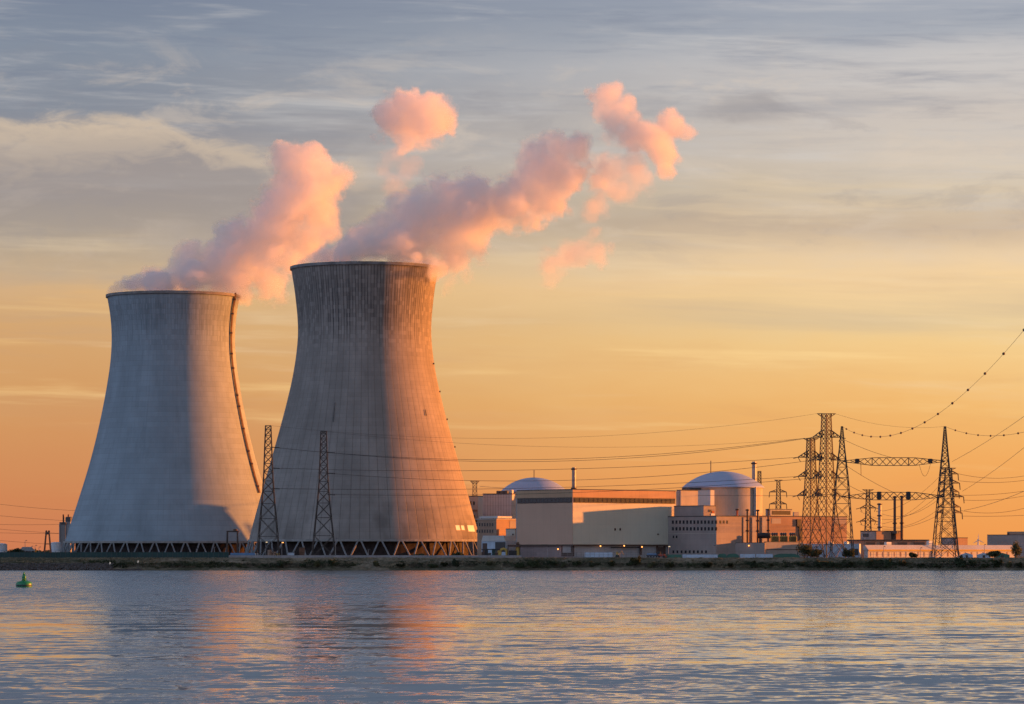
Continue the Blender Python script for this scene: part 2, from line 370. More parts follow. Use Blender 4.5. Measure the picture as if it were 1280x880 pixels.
# ------------------------------------------------------------------ cooling towers
def tower_mat(name, base, ribs, rib_w, rib_dark, top_z, streak_amt, tint_var, lifts, seed, low_stain):
    m = bpy.data.materials.new(name); m.use_nodes = True; t = NT(m.node_tree); b = m.node_tree.nodes['Principled BSDF']
    co = t.n('ShaderNodeTexCoord').outputs['Object']; x, y, z = t.sep(co)
    an = t.m('DIVIDE', t.m('ARCTAN2', y, x), 2 * PI)
    ca = t.v('NORMALIZE', t.comb(x, y, 0.))                    # seamless angle as a vector
    def polar(ka, kz, s):
        return t.v('ADD', t.v('MULTIPLY', ca, (ka, ka, 0.)), t.comb(s, 0., t.m('MULTIPLY', z, kz)))
    c = t.mix(t.step(t.noise(polar(2.2, .018, seed), 1., 5., .6), .32, .68), tuple(v * (1 - tint_var) for v in base), tuple(v * (1 + tint_var) for v in base))
    c = t.mix(t.m('MULTIPLY', t.step(t.noise(polar(7., .05, seed + 3), 1., 5., .65), .5, .75), .35), c, tuple(v * .55 for v in base))
    # concrete lifts: each ring cast a slightly different grey
    lift = t.m('FLOOR', t.m('DIVIDE', z, lifts))
    ln = t.noise(t.v('ADD', t.v('MULTIPLY', ca, (2.5, 2.5, 0.)), t.comb(0., 0., t.m('MULTIPLY', lift, 3.7))), 1., 2.)
    c = t.mix(t.step(ln, .35, .7, 0., .22), c, tuple(v * .55 for v in base))
    c = t.mix(t.m('MULTIPLY', t.m('LESS_THAN', t.m('FRACT', t.m('DIVIDE', z, lifts)), .07), .26), c, tuple(v * .4 for v in base))
    # rain streaks running down from the meridian ribs
    sn = t.noise(polar(46., .012, seed + 7), 1., 4., .7)
    c = t.mix(t.m('MULTIPLY', t.step(sn, .5, .72), .22), c, tuple(v * .45 for v in base))
    # soot and algae in the top third: ragged vertical tongues
    tong = t.noise(polar(30., .006, seed + 11), 1., 3., .75)
    reach = t.m('ADD', t.m('MULTIPLY', t.m('SUBTRACT', tong, .5), 70.), top_z)
    zone = t.m('MULTIPLY', t.step(z, reach, t.m('ADD', reach, 9.)), t.step(z, 163., 154., .35, 1.))
    fine = t.step(t.noise(polar(95., .02, seed + 15), 1., 3., .7), .42, .62)
    c = t.mix(t.m('MULTIPLY', t.m('MULTIPLY', zone, fine), streak_amt), c, (.045, .045, .05))
    rib = t.m('FRACT', t.m('MULTIPLY', an, ribs))
    dr = t.m('ABSOLUTE', t.m('SUBTRACT', rib, .5))
    c = t.mix(t.m('MULTIPLY', t.step(dr, .5 - rib_w, .5), rib_dark), c, tuple(v * .3 for v in base))
    rib2 = t.m('FRACT', t.m('MULTIPLY', an, ribs * 2))
    dr2 = t.m('ABSOLUTE', t.m('SUBTRACT', rib2, .5))
    c = t.mix(t.m('MULTIPLY', t.m('MULTIPLY', t.step(dr2, .5 - rib_w * 3.4, .5 - rib_w * .6), t.step(z, t.m('SUBTRACT', reach, 8.), reach)), streak_amt * .95), c, (.035, .035, .04))
    # lime bloom and leaks: single panels between two ribs and two lifts that dried lighter or darker
    wn = t.n('ShaderNodeTexWhiteNoise', noise_dimensions='2D')
    t.put(wn.inputs['Vector'], t.comb(t.m('FLOOR', t.m('MULTIPLY', an, ribs * 2)), t.m('FLOOR', t.m('DIVIDE', z, lifts)), 0.))
    pz = t.step(z, top_z - 25, top_z - 2, .12, .9)
    c = t.mix(t.m('MULTIPLY', t.m('MULTIPLY', t.m('GREATER_THAN', wn.outputs[0], .80), pz), streak_amt * .30), c, tuple(min(1, v * 1.7) for v in base))
    c = t.mix(t.m('MULTIPLY', t.m('MULTIPLY', t.m('LESS_THAN', wn.outputs[0], .22), pz), streak_amt * .30), c, tuple(v * .3 for v in base))
    drip = t.noise(polar(120., .03, seed + 31), 1., 4., .7)
    c = t.mix(t.m('MULTIPLY', t.m('MULTIPLY', t.step(drip, .58, .72), t.step(z, top_z - 20, top_z)), streak_amt * .8), c, (.60, .58, .56))
    # damp, mossy patches near the foot
    ft = t.m('MULTIPLY', t.step(z, 52., 14.), t.step(t.noise(polar(2.8, .03, seed + 21), 1., 5., .6), .45, .66))
    c = t.mix(t.m('MULTIPLY', ft, low_stain), c, tuple(v * .38 for v in base))
    t.put(b.inputs['Base Color'], c); b.inputs['Roughness'].default_value = .9; b.inputs['Specular IOR Level'].default_value = .15
    bp = t.n('ShaderNodeBump'); bp.inputs['Strength'].default_value = .5; bp.inputs['Distance'].default_value = .35
    hgt = t.m('ADD', t.m('MULTIPLY', t.step(dr, .5 - rib_w, .5), -1.), t.m('MULTIPLY', ln, .4))
    t.put(bp.inputs['Height'], hgt); t.put(b.inputs['Normal'], bp.outputs[0])
    return m
def interp(prof, z):
    for (z0, r0), (z1, r1) in zip(prof, prof[1:]):
        if z0 <= z <= z1: return r0 + (r1 - r0) * (z - z0) / (z1 - z0)
    return prof[-1][1] if z > prof[-1][0] else prof[0][1]
def smooth_prof(pts, n=60):
    """Catmull-Rom through (z, r)"""
    out = []
    for i in range(len(pts) - 1):
        p0 = pts[max(0, i - 1)]; p1 = pts[i]; p2 = pts[i + 1]; p3 = pts[min(len(pts) - 1, i + 2)]
        for k in range(8):
            u = k / 8; z = p1[0] + (p2[0] - p1[0]) * u
            m1 = (p2[1] - p0[1]) / (p2[0] - p0[0]); m2 = (p3[1] - p1[1]) / (p3[0] - p1[0]); hgt = p2[0] - p1[0]
            r = (2 * u**3 - 3 * u**2 + 1) * p1[1] + (u**3 - 2 * u**2 + u) * hgt * m1 + (-2 * u**3 + 3 * u**2) * p2[1] + (u**3 - u**2) * hgt * m2
            out.append((z, r))
    out.append(pts[-1]); return out
m_conc = surf('weathered concrete', (.28, .27, .26), .9, .2, .3, .4)
m_col = surf('column concrete', (.23, .235, .245), .9, .2, .3, .3)
m_dark_fill = surf('cooling fill', (.05, .04, .04), .95, .35, .4)
m_rim = surf('rim concrete', (.22, .21, .21), .9, .3, .15, .5)
m_steel = surf('weathered steel', (.10, .095, .095), .6, .2, .5, metal=.4)
m_rust = surf('rusty steel', (.16, .085, .055), .75, .3, .5)
def cooling_tower(label, loc, pts, shell_m, nlegs, leg_r):
    t = thing('cooling_tower', label, 'cooling tower', loc)
    pr = smooth_prof(pts); ztop = pr[-1][0]; zb, rb = pr[0]
    mb = MB(); n = 160
    mb.lathe([(r, z) for z, r in pr] + [(pr[-1][1] - .9, ztop)] + [(r - .7, z) for z, r in reversed(pr)], n, caps=False)
    k = len(pr) * 2 + 1                                         # close the lower lip
    mb.f += [((k - 1) * n + i, (k - 1) * n + (i + 1) % n, (i + 1) % n, i) for i in range(n)]
    mb.build('shell', shell_m, t, smooth=True)
    rt = pr[-1][1]
    MB().lathe([(rt + .05, ztop - 1.5), (rt + .75, ztop - 1.3), (rt + .75, ztop + .35), (rt - .5, ztop + .35)], n, caps=False).build('rim', m_rim, t, smooth=False)
    MB().lathe([(rb + .1, zb - .1), (rb + .5, zb), (rb + .45, zb + 1.2), (rb - .1, zb + 1.2)], n, caps=False).build('ring_beam', m_conc, t)
    MB().lathe([(rb - 7, -.2), (rb - 7, zb + 2)], 96).build('fill_pack', m_dark_fill, t)
    MB().lathe([(rb + 3.8, -.3), (rb + 3.8, 1.2), (rb + 3.2, 1.2), (rb + 3.2, -.3)], 120, caps=False).build('basin_wall', m_conc, t)
    da = 2 * PI / nlegs
    for sgn in (-1, 1):
        first = None
        for i in range(nlegs):
            if first is None:
                a0 = da * .08 * sgn; a1 = da * .44 * sgn
                p = Vector((rb * math.cos(a0), rb * math.sin(a0), zb + .1)); q = Vector(((rb + 2.6) * math.cos(a1), (rb + 2.6) * math.sin(a1), -.2))
                first = MB().bar(q, p, leg_r, 8).build('column', m_col, t); o = first
            else: o = link_copy(first, t)
            o.rotation_euler = (0, 0, da * i)
    return t, pr
m_shell_w = tower_mat('pale smooth tower concrete', (.29, .35, .40), 120, .02, .10, 140., .36, .10, 3.2, 2.3, .25)
m_shell_e = tower_mat('grey ribbed tower concrete', (.305, .275, .255), 72, .055, .55, 132., .64, .16, 2.4, 9.1, .60)
YE, YW = 2000., 2170.
def prof_px(rows, Y, cx):   # (row, half width in pixels) -> (height, radius)
    return [(Z(py, Y) - G, hw / F * Y) for py, hw in rows]
pts_e = prof_px([(677, 144.6), (663, 141.3), (640, 135), (618, 129), (573, 116), (540, 106.8), (504, 97.3), (475, 90.6), (450, 86.3), (430, 84.0), (414, 83.2), (395, 84), (375, 86), (359, 88), (345, 90.3), (335, 91.6)], YE, 0)
pts_w = prof_px([(679, 135.6), (667, 131.6), (645, 124.4), (626, 118.2), (585, 105.6), (545, 95.2), (503, 86.3), (475, 81.4), (455, 78.6), (438, 77.2), (422, 76.8), (405, 77.5), (390, 79.2), (378, 81.2), (370, 82.6)], YW, 0)
tw, prw = cooling_tower('pale concrete cooling tower with an access ladder climbing its sunlit side, farther of the two', (X(216.8, YW), YW, G), pts_w, m_shell_w, 46, .40)
te, pre = cooling_tower('grey ribbed concrete cooling tower with sooty streaks, the nearer one behind two lattice masts', (X(455.8, YE), YE, G), pts_e, m_shell_e, 36, .42)
# access ladder with resting platforms on the paler tower
def on_shell(pr, z, phi, off): r = interp(pr, z) + off; return Vector((r * math.sin(phi), -r * math.cos(phi), z))
ph = R(71)
zt = prw[-1][0]
mb = MB()
zs = [40 + (zt - 40 + 1) * i / 60 for i in range(61)]
for k in (-.010, .010): mb.tube([on_shell(prw, z, ph + k, .9) for z in zs], (.42), 4)
for z in [40 + 1.6 * i for i in range(int((zt - 40) / 1.6))]: mb.bar(on_shell(prw, z, ph - .012, .9), on_shell(prw, z, ph + .012, .9), .14)
lad = mb.build('ladder', m_rust, tw)
for z in [44, 58, 66, 80, 94, 101, 118, 127, 140, 152, 161]:
    c = on_shell(prw, z, ph, 1.0); MB().bbox(c.x - .8, c.y - .7, z - .3, c.x + .8, c.y + .7, z + .7, .15).build('platform', m_rust, lad)
# white test patches, a marker rod and small lamps on the ribbed tower
m_white = surf('white paint', (.78, .77, .74), .6, .05)
for a0, a1, z0, z1 in ((R(55), R(58.5), 15.5, 18.3), (R(60), R(63), 15.6, 18.2), (R(67), R(77), 14.8, 18.4)):
    mb = MB(); N = 6
    vs = [on_shell(pre, z, a0 + (a1 - a0) * i / N, .12) for z in (z0, z1) for i in range(N + 1)]
    mb.add(vs, [(i, i + 1, N + 2 + i, N + 1 + i) for i in range(N)]); mb.build('paint_patch', m_white, te, fix=False)
for phd, z0, z1 in ((R(-19), 77, 88), (R(50), 81, 84.5)):
    MB().tube([on_shell(pre, z0 + (z1 - z0) * i / 4, phd, .5) for i in range(5)], .2, 6).build('marker_rod', m_steel, te)
for phd, z in ((R(84), 96), (R(86), 80), (R(80), 112), (R(88), 64)):
    c = on_shell(pre, z, phd, .5); MB().bbox(c.x - .4, c.y - .4, z - .45, c.x + .4, c.y + .4, z + .45, .1).build('warning_lamp', m_steel, te)
# ------------------------------------------------------------------ steam
def steam_mat(name, blobs, dens, cut, nscale, seed, soft):
    m = bpy.data.materials.new(name); m.use_nodes = True; tr = m.node_tree; t = NT(tr); tr.nodes.clear()
    out = t.n('ShaderNodeOutputMaterial'); vol = t.n('ShaderNodeVolumePrincipled')
    vol.inputs['Color'].default_value = (.97, .97, .985, 1); vol.inputs['Anisotropy'].default_value = .25
    co = t.n('ShaderNodeTexCoord').outputs['Object']
    cs = t.v('ADD', co, (seed, seed * .7, seed * .3))
    warp = t.v('SCALE', t.v('SUBTRACT', t.noise(cs, nscale * .55, 2., .5, col=True), (.5, .5, .5)), scale=26.)
    cw = t.v('ADD', co, warp)
    acc = None
    for (bx_, by_, bz_, r, w) in blobs:
        d = t.v('DISTANCE', cw, (bx_, by_, bz_))
        f = t.m('MULTIPLY_ADD', d, -w / r, w)
        acc = f if acc is None else t.m('SMOOTH_MAX', acc, f, .18)
    n = t.noise(cs, nscale, 7., .62); n2 = t.noise(cs, nscale * 4.2, 5., .62)
    f = t.m('ADD', acc, t.m('MULTIPLY', t.m('SUBTRACT', n, .5), cut))
    f = t.m('ADD', f, t.m('MULTIPLY', t.m('SUBTRACT', n2, .5), cut * .6))
    t.put(vol.inputs['Density'], t.m('MULTIPLY', t.step(f, .03, .03 + soft), dens))
    tr.links.new(vol.outputs[0], out.inputs['Volume'])
    m.cycles.volume_step_rate = STEP_RATE
    return m
STEP_RATE = .36
def steam(name, label, cat, pxs, Y, dens, cut, nscale, seed, soft=.4, group=None):
    """pxs: (column, row, radius) in photograph pixels and optionally an offset towards the camera in metres"""
    rnd = random.Random(int(seed * 10)); c0 = P(pxs[0][0], pxs[0][1], Y); blobs = []; mb = MB()
    for q in pxs:
        r = q[2] / F * Y * 1.16
        p = P(q[0], q[1], Y) - c0; p.y = (q[3] if len(q) > 3 and q[3] is not None else rnd.uniform(-.6, .6) * r)
        w = q[4] if len(q) > 4 else 1.
        blobs.append((p.x, p.y, p.z, r, w)); mb.blob(p, r * 1.34, 1., 3)
    tmp = mb.build('hull', None)
    md = tmp.modifiers.new('remesh', 'REMESH'); md.mode = 'VOXEL'; md.voxel_size = 4.0
    dg = bpy.context.evaluated_depsgraph_get()
    me = bpy.data.meshes.new_from_object(tmp.evaluated_get(dg)); bpy.data.objects.remove(tmp)
    o = bpy.data.objects.new(name, me); COL.objects.link(o); o.location = c0
    for v in me.vertices:
        k = mnoise.noise(v.co * .045 + Vector((seed, 0, 0))); v.co += v.normal * k * 2.5
    me.materials.append(steam_mat(name + ' vapour', blobs, dens, cut, nscale, seed, soft))
    return tag(o, label, cat, group)
plume_w = [(143, 364, 9, 0, 1.7), (152, 358, 12, 0, 1.6), (164, 358, 13, 8, 1.5), (163, 346, 8, 0, 1.3), (174, 355, 16, -6, 1.4), (190, 358, 18, 14, 1.4), (205, 362, 18, -20, 1.4), (182, 340, 16, 5), (207, 352, 20, -8), (236, 335, 26, 0), (233, 310, 20, 4), (226, 355, 22, 10), (252, 350, 28, -8), (262, 318, 26, 6), (280, 340, 30, 0), (290, 312, 30, -6),
           (312, 330, 30, 8), (316, 303, 32, 0), (335, 350, 24, 4), (338, 322, 24, -8), (338, 290, 34, 5), (355, 265, 34, -4), (366, 240, 34, 6), (366, 208, 28, 0), (388, 214, 26, 8), (380, 245, 36, -8), (398, 262, 30, 2),
           (410, 232, 26, -3), (430, 222, 15, 2), (352, 188, 12, 0), (385, 195, 16, 0), (415, 290, 18, 5, .7), (395, 300, 26, 6, .75), (300, 360, 18, -10), (345, 365, 16, 8, .6), (365, 330, 22, 0, .6)]
plume_e = [(371, 333, 8, 0, 1.7), (381, 327, 12, 0, 1.6), (394, 323, 15, 6, 1.5), (408, 320, 18, -8, 1.4), (420, 328, 16, 16, 1.4), (425, 312, 20, 4), (440, 318, 22, -12), (450, 296, 24, 6), (470, 305, 28, -4), (478, 280, 30, 4), (500, 300, 32, -10), (505, 268, 30, 8), (520, 320, 24, 8), (532, 290, 36, 0),
           (540, 262, 32, -6), (562, 305, 32, 6), (566, 272, 36, 2), (590, 260, 36, -8), (594, 290, 28, 6), (615, 262, 34, 4), (640, 250, 34, -6), (640, 275, 24, 6), (664, 232, 32, 2), (678, 205, 28, -4), (700, 188, 24, 2), (718, 184, 20, 0),
           (690, 222, 32, 4), (712, 214, 24, -6), (690, 250, 26, 6, .85), (660, 270, 22, 0, .7), (735, 208, 14, 0, .8), (752, 218, 17, 0, .85), (570, 328, 20, -6, .8), (540, 338, 13, -20, 1.), (520, 332, 12, -30, 1.1), (538, 344, 10, -28, 1.2), (545, 334, 10, -10, 1.2), (488, 256, 17, 0, .8), (600, 315, 18, 0, .6)]
steam('steam_plume', 'pink steam plume leaning up from the pale tower with the ladder', 'steam plume', plume_w, YW, .10, 1.9, .042, 3.1, .38)
steam('steam_plume', 'long violet and pink steam plume drifting up from the ribbed tower', 'steam plume', plume_e, YE, .10, 1.9, .044, 8.7, .38)
steam('steam_puff', 'round detached steam puff floating alone high between the two plumes', 'steam puff',
      [(490, 148, 22), (484, 164, 17), (500, 125, 20), (512, 140, 30, None, 1.2), (510, 120, 15), (532, 140, 28, None, 1.2), (552, 145, 23), (562, 155, 15), (542, 162, 20), (500, 172, 17), (518, 160, 22)], 2050, .10, 1.5, .045, 15.2, .32)
steam('steam_puff', 'ragged torn steam puff at the far upper end of the long plume', 'steam puff',
      [(757, 120, 20), (748, 145, 16), (766, 148, 22), (780, 134, 14), (785, 160, 19), (803, 168, 18), (795, 180, 13), (822, 172, 22), (842, 152, 18), (858, 156, 14), (830, 192, 22), (832, 214, 15)], 2010, .10, 1.6, .045, 21.4, .35)
steam('steam_wisp', 'thin faded pink steam wisp hanging low under the long plume', 'steam wisp',
      [(690, 335, 20), (705, 318, 22), (725, 318, 22), (748, 315, 18), (735, 290, 12), (686, 352, 12), (765, 310, 10), (755, 328, 12)], 2030, .05, 1.8, .045, 27.9, .7)
steam('steam_wisp', 'faint steam wisp trailing below the round detached puff', 'steam wisp',
      [(495, 195, 16), (508, 215, 20), (490, 232, 20), (520, 205, 14), (478, 215, 12)], 2060, .02, 1.2, .045, 33.3, .6)
steam('steam_wisp', 'thin steam wisp linking the long plume with its torn end', 'steam wisp',
      [(770, 212, 22), (792, 203, 20), (755, 235, 22), (802, 224, 19), (778, 240, 19), (745, 252, 18), (752, 200, 14), (735, 262, 15)], 2015, .045, 1.5, .045, 39.5, .6)
steam('steam_wisp', 'small grey steam wisp slipping down beside the ribbed tower rim', 'steam wisp',
      [(562, 356, 9), (575, 350, 9), (560, 370, 8), (585, 345, 8)], 1990, .03, .95, .05, 44.1, .6)
# ------------------------------------------------------------------ plant buildings
BETA = R(40)
class Bld:
    """a building on the site grid: its near corner, one face running back to the east (u), one back to the west (v)"""
    def __init__(s, name, label, cat, xc, Y0, xl, xr, beta=BETA, group=None):
        s.Y0 = Y0; s.X0 = X(xc, Y0); s.b = beta
        s.o = thing(name, label, cat, (s.X0, Y0, G), beta, group)
        s.L = s.u(xr); s.Wd = s.vv(xl)
    def u(s, px):
        k = (px - 640) / F; return (k * s.Y0 - s.X0) / (math.cos(s.b) - k * math.sin(s.b))
    def vv(s, px):
        k = (px - 640) / F; return (k * s.Y0 - s.X0) / (-math.sin(s.b) - k * math.cos(s.b))
    def zu(s, py, px=None):
        Y = s.Y0 + (s.u(px) * math.sin(s.b) if px is not None else 0); return Z(py, Y) - G
    def zv(s, py, px=None):
        Y = s.Y0 + (s.vv(px) * math.cos(s.b) if px is not None else 0); return Z(py, Y) - G
    def rbox(s, name, m, px0, px1, py0, py1, out=.12, deep=.3, parent=None, chamf=0):
        """on the east-running face"""
        a, b = s.u(px0), s.u(px1); z1, z0 = s.zu(py0, px0), s.zu(py1, px0)
        mb = MB(); (mb.bbox(a, -out, z0, b, deep, z1, chamf) if chamf else mb.box(a, -out, z0, b, deep, z1))
        return mb.build(name, m, parent or s.o)
    def lbox(s, name, m, px0, px1, py0, py1, out=.12, deep=.3, parent=None):
        a, b = s.vv(px1), s.vv(px0); z1, z0 = s.zv(py0, px1), s.zv(py1, px1)
        return MB().box(-out, a, z0, deep, b, z1).build(name, m, parent or s.o)
    def body(s, m, z0, z1, name='wall', inset=0., L=None, W=None):
        return MB().box(inset, inset, z0, (L or s.L) - inset, (W or s.Wd) - inset, z1).build(name, m, s.o)
    def roof(s, m, z, over=.4, th=.7, L=None, W=None):
        return MB().bbox(-over, -over, z, (L or s.L) + over, (W or s.Wd) + over, z + th, .12).build('roof', m, s.o)
m_beige = surf('beige cladding', (.50, .44, .37), .75, .05, .04, .10, [(3, 6., .12, .25), (2, 9., .1, .2)])
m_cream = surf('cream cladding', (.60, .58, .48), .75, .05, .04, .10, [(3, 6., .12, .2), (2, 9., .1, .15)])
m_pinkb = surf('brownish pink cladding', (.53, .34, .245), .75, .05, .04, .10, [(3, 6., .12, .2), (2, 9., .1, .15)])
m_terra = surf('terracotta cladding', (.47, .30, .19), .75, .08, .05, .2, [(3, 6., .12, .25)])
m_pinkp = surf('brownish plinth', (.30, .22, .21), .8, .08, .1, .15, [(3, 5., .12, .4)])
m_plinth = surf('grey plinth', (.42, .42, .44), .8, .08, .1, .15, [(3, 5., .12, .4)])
m_glass = surf('dark window glass', (.03, .033, .04), .25, .2, .3, spec=.5)
m_frame = surf('window frame', (.22, .18, .16), .7, .1)
m_brownm = surf('brown metal', (.10, .065, .055), .7, .15)
m_roofdk = surf('dark roof felt', (.09, .085, .085), .9, .2, .1)
m_conc2 = surf('grey concrete', (.33, .285, .27), .85, .12, .08, .25, [(2, 3.4, .1, .3)])
m_conc3 = surf('light concrete', (.42, .38, .34), .85, .12, .07, .3, [(3, 4., .1, .25)])
m_brick = surf('red brown cladding', (.36, .235, .17), .85, .12, .08, .15, [(2, 1.2, .08, .25)])
m_dome = surf('dome sky tint', (.33, .40, .57), .45, .05, .05, .05, [(2, 1.6, .05, .12)], spec=.4)  # blue of the reflected sky is mixed into the base colour
m_whitew = surf('white cladding', (.54, .53, .52), .7, .06, .1, .1, [(3, 3., .08, .3)])
m_corr = surf('grey corrugated sheet', (.40, .40, .42), .6, .12, .1, .2, [(3, 1.6, .35, .45), (2, 5., .2, .4)])
m_lamp = surf('sodium lamp', (.8, .5, .2), .5, .01, emit=(1., .36, .08), emit_s=1.2)
m_lampw = surf('warm white lamp', (.8, .7, .5), .5, .01, emit=(1., .72, .42), emit_s=.4)
m_green = surf('green tarpaulin', (.07, .17, .13), .8, .15, .3)
m_blue = surf('blue sheet metal', (.13, .24, .42), .6, .1, .3, .1, [(3, .6, .12, .4)])
m_pale = surf('pale blue sheet', (.46, .56, .68), .7, .1, .3, .1, [(3, 2.4, .1, .3)])
m_black = surf('black metal', (.035, .035, .04), .6, .2, .5)
m_yellow = surf('yellow paint', (.50, .33, .08), .6, .1)
m_red = surf('faded red paint', (.35, .07, .045), .6, .15)
m_dkgreen = surf('dark green metal', (.03, .06, .055), .6, .2)
m_galv = surf('galvanised duct', (.30, .30, .31), .5, .12, .3, .2, metal=.3)
def wall_lamp(px, py, Y, z_off=0., label=None, mat=None, r=.42):
    """bulkhead lamp: a bracket with a glowing globe"""
    p = P(px, py, Y); t = thing('wall_lamp', label, 'lamp', tuple(p), 0)
    MB().blob((0, -.35, 0), r, 1., 2).build('globe', mat or m_lamp, t, True)
    MB().bbox(-.3, -.1, .25, .3, .5, .6, .05).build('bracket', m_black, t); return t
# --- machine hall -----------------------------------------------------------------
B = Bld('machine_hall', 'huge windowless beige machine hall with a dark window band under its roof', 'industrial hall', 716, 1858., 646.5, 844.5); hall = B
zl = B.zu(680.5); zt = B.zu(612.3)
B.body(m_plinth, -.3, zl, 'plinth_wall', 1.2)
B.body(m_cream, zl, zt)
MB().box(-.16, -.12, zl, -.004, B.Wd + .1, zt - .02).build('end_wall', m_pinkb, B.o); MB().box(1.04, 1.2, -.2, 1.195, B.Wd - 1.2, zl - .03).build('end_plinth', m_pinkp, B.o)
MB().box(-.2, -.16, B.zu(622.0), B.L + .02, B.Wd + .05, zt - .01).build('parapet', m_terra, B.o)
MB().box(-.25, -.25, zl - .75, B.L + .25, B.Wd + .25, zl - .02).build('ledge', m_brownm, B.o)
B.roof(m_roofdk, zt, .25, .5)
z0, z1 = B.zu(627.6), B.zu(622.2)
mb = MB(); mb.box(-.32, .4, z0 - .3, -.003, B.Wd - .4, z1 + .3); mb.build('window_band', m_brownm, B.o)
mb = MB(); mb.box(.4, -.22, z0 - .3, B.L - .4, -.003, z1 + .3); mb.build('window_band', m_brownm, B.o)
nl = 14; wv = (B.Wd - 2) / nl; proto = MB().box(-.42, 0, z0, -.27, wv - .55, z1).build('window', m_glass, B.o)
for i in range(nl): o = proto if i == 0 else link_copy(proto, B.o); o.location = (0, 1.2 + wv * i, 0)
nr = 22; wu = (B.L - 2) / nr; proto = MB().box(0, -.36, z0, wu - .55, -.19, z1).build('window', m_glass, B.o)
for i in range(nr): o = proto if i == 0 else link_copy(proto, B.o); o.location = (1.2 + wu * i, 0, 0)
for px in (768.8, 775.2): B.rbox('window', m_glass, px - .95, px + .95, 660.2, 663.2, .12)
B.rbox('vent', m_brownm, 821.4, 823.4, 667, 668.5, .3)
B.lbox('door', m_brownm, 700, 715.2, 681.6, 695.5, -.9, 1.5); B.lbox('door_panel', m_conc2, 702, 712.5, 682.2, 691, -.7, 1.0)
B.rbox('loading_door', m_brownm, 822, 833.5, 681.6, 695, -.9, 1.5); B.rbox('sign_panel', m_conc2, 824, 830, 682.2, 684, -.6, 1.)
B.rbox('pipe_rack', m_black, 763, 798, 683.6, 684.8, .6, -.3)
B.rbox('column', m_brownm, 799.5, 801.5, 681.6, 694, .5, .2)
MB().bbox(.1, B.Wd - .2, 0, 1.4, B.Wd + 1.2, zt - 4, .1).build('corner_duct', m_galv, B.o)
for i, (px, py) in enumerate(((697.5, 686.4), (750.6, 682.6), (780.2, 682.2), (802.5, 683.6))):
    Yl = B.Y0 + (B.u(px) * math.sin(B.b) if px > 716 else B.vv(px) * math.cos(B.b)) - 1.0
    wall_lamp(px, py, Yl, label=['glowing orange lamp on the shaded brown end of the machine hall', 'glowing orange lamp by the long low container under the machine hall', 'glowing orange lamp above the pipe rack of the machine hall', 'glowing orange lamp on the brown column of the machine hall'][i])
# --- stair block beside it ----------------------------------------------------------
B = Bld('stair_block', 'narrow sunlit block rising between the machine hall and the domed reactor', 'building', 851, 1966., 846, 872.5)
zt = B.zu(613.2); B.body(m_conc3, -.2, zt); B.roof(m_roofdk, zt, .2, .5)
B.lbox('shaft', m_galv, 846, 849.5, 614, 632, .5, .3)
# --- office block -------------------------------------------------------------------
B = Bld('office_block', 'grey concrete office block with two rows of small dark windows', 'office building', 895.5, 1873., 834.5, 927); off = B
zt = B.zu(645.6); B.body(m_conc2, -.2, zt); B.roof(m_roofdk, zt, .15, .45)
for py in (652.6, 661.0):
    for i in range(13):
        px = 841.2 + 4.48 * i; w = B.lbox('window', m_glass, px - 1.15, px + 1.15, py - 2.1, py + 2.1, .14)
for i in range(3): px = 900.5 + 4.3 * i; B.rbox('window', m_glass, px - 1., px + 1., 650.6, 654.4, .14)
for px in (842, 845.8): B.lbox('window', m_glass, px - .9, px + .9, 669.4, 672.6, .14)
for i in range(9): px = 842 + 5.1 * i; B.lbox('ground_floor_window', m_glass, px - 1.2, px + .9, 688, 691.5, .14)
B.lbox('cornice', m_conc3, 835, 895, 666.2, 667.0, .12)
B2 = Bld('roof_plant_room', 'square plant room on the flat roof of the office block', 'plant room', 879.5, 1883., 842.6, 894.5)
z0 = B.zu(645.6) + .46; z1 = B2.zu(632.6); B2.body(m_conc2, z0, z1); B2.roof(m_roofdk, z1, .2, .4)
B2.rbox('vent', m_black, 886, 889, 637, 640, .3); B2.rbox('vent', m_red, 889.6, 892.5, 638.5, 641.5, .3); B2.rbox('vent', m_white, 888.5, 893, 642, 644.4, .3)
# --- turbine annex -------------------------------------------------------------------
B = Bld('turbine_annex', 'long sunlit annex with grey painted pipe shadows behind the transformers and tall pipes', 'industrial hall', 925, 1921., 902, 1058.5, R(36)); ann = B
zt = B.zu(645.4); B.body(m_brick, -.2, zt); B.roof(m_roofdk, zt, .2, .5)
for a, b_ in ((928.5, 932.5), (939.5, 944.5), (952.0, 957.5)): B.rbox('pipe_shadow', m_conc3, a, b_, 646.5, 690, .6)  # grey strips standing in for the shadows the upright pipes cast on the wall
B.rbox('wall_panel', m_conc3, 964.5, 976, 648, 654.5, .12)
B.rbox('wall_panel', m_conc2, 1043, 1057.5, 646.5, 655, .12)
B.rbox('duct', m_black, 995.2, 1000, 649, 658, 1.0, .2); B.rbox('duct', m_black, 998.2, 1002, 658, 676, .8, .2)
B2 = Bld('louvre_house', 'grey louvred ventilation house on the flat roof of the turbine annex', 'ventilation house', 963, 1950., 957, 990, R(36))
z0 = zt + .52; z1 = B2.zu(636.8); B2.body(m_galv, z0, z1); B2.roof(m_roofdk, z1, .15, .3); B2.rbox('louvre', m_black, 965, 988, 638.4, 643.4, .1)
B2 = Bld('roof_box', 'small sunlit box on the far roof end of the turbine annex', 'plant room', 992.5, 1968., 991, 998.5, R(36))
z1 = B2.zu(640.5); B2.body(m_conc3, zt + .52, z1); B2.roof(m_conc3, z1, .1, .25)
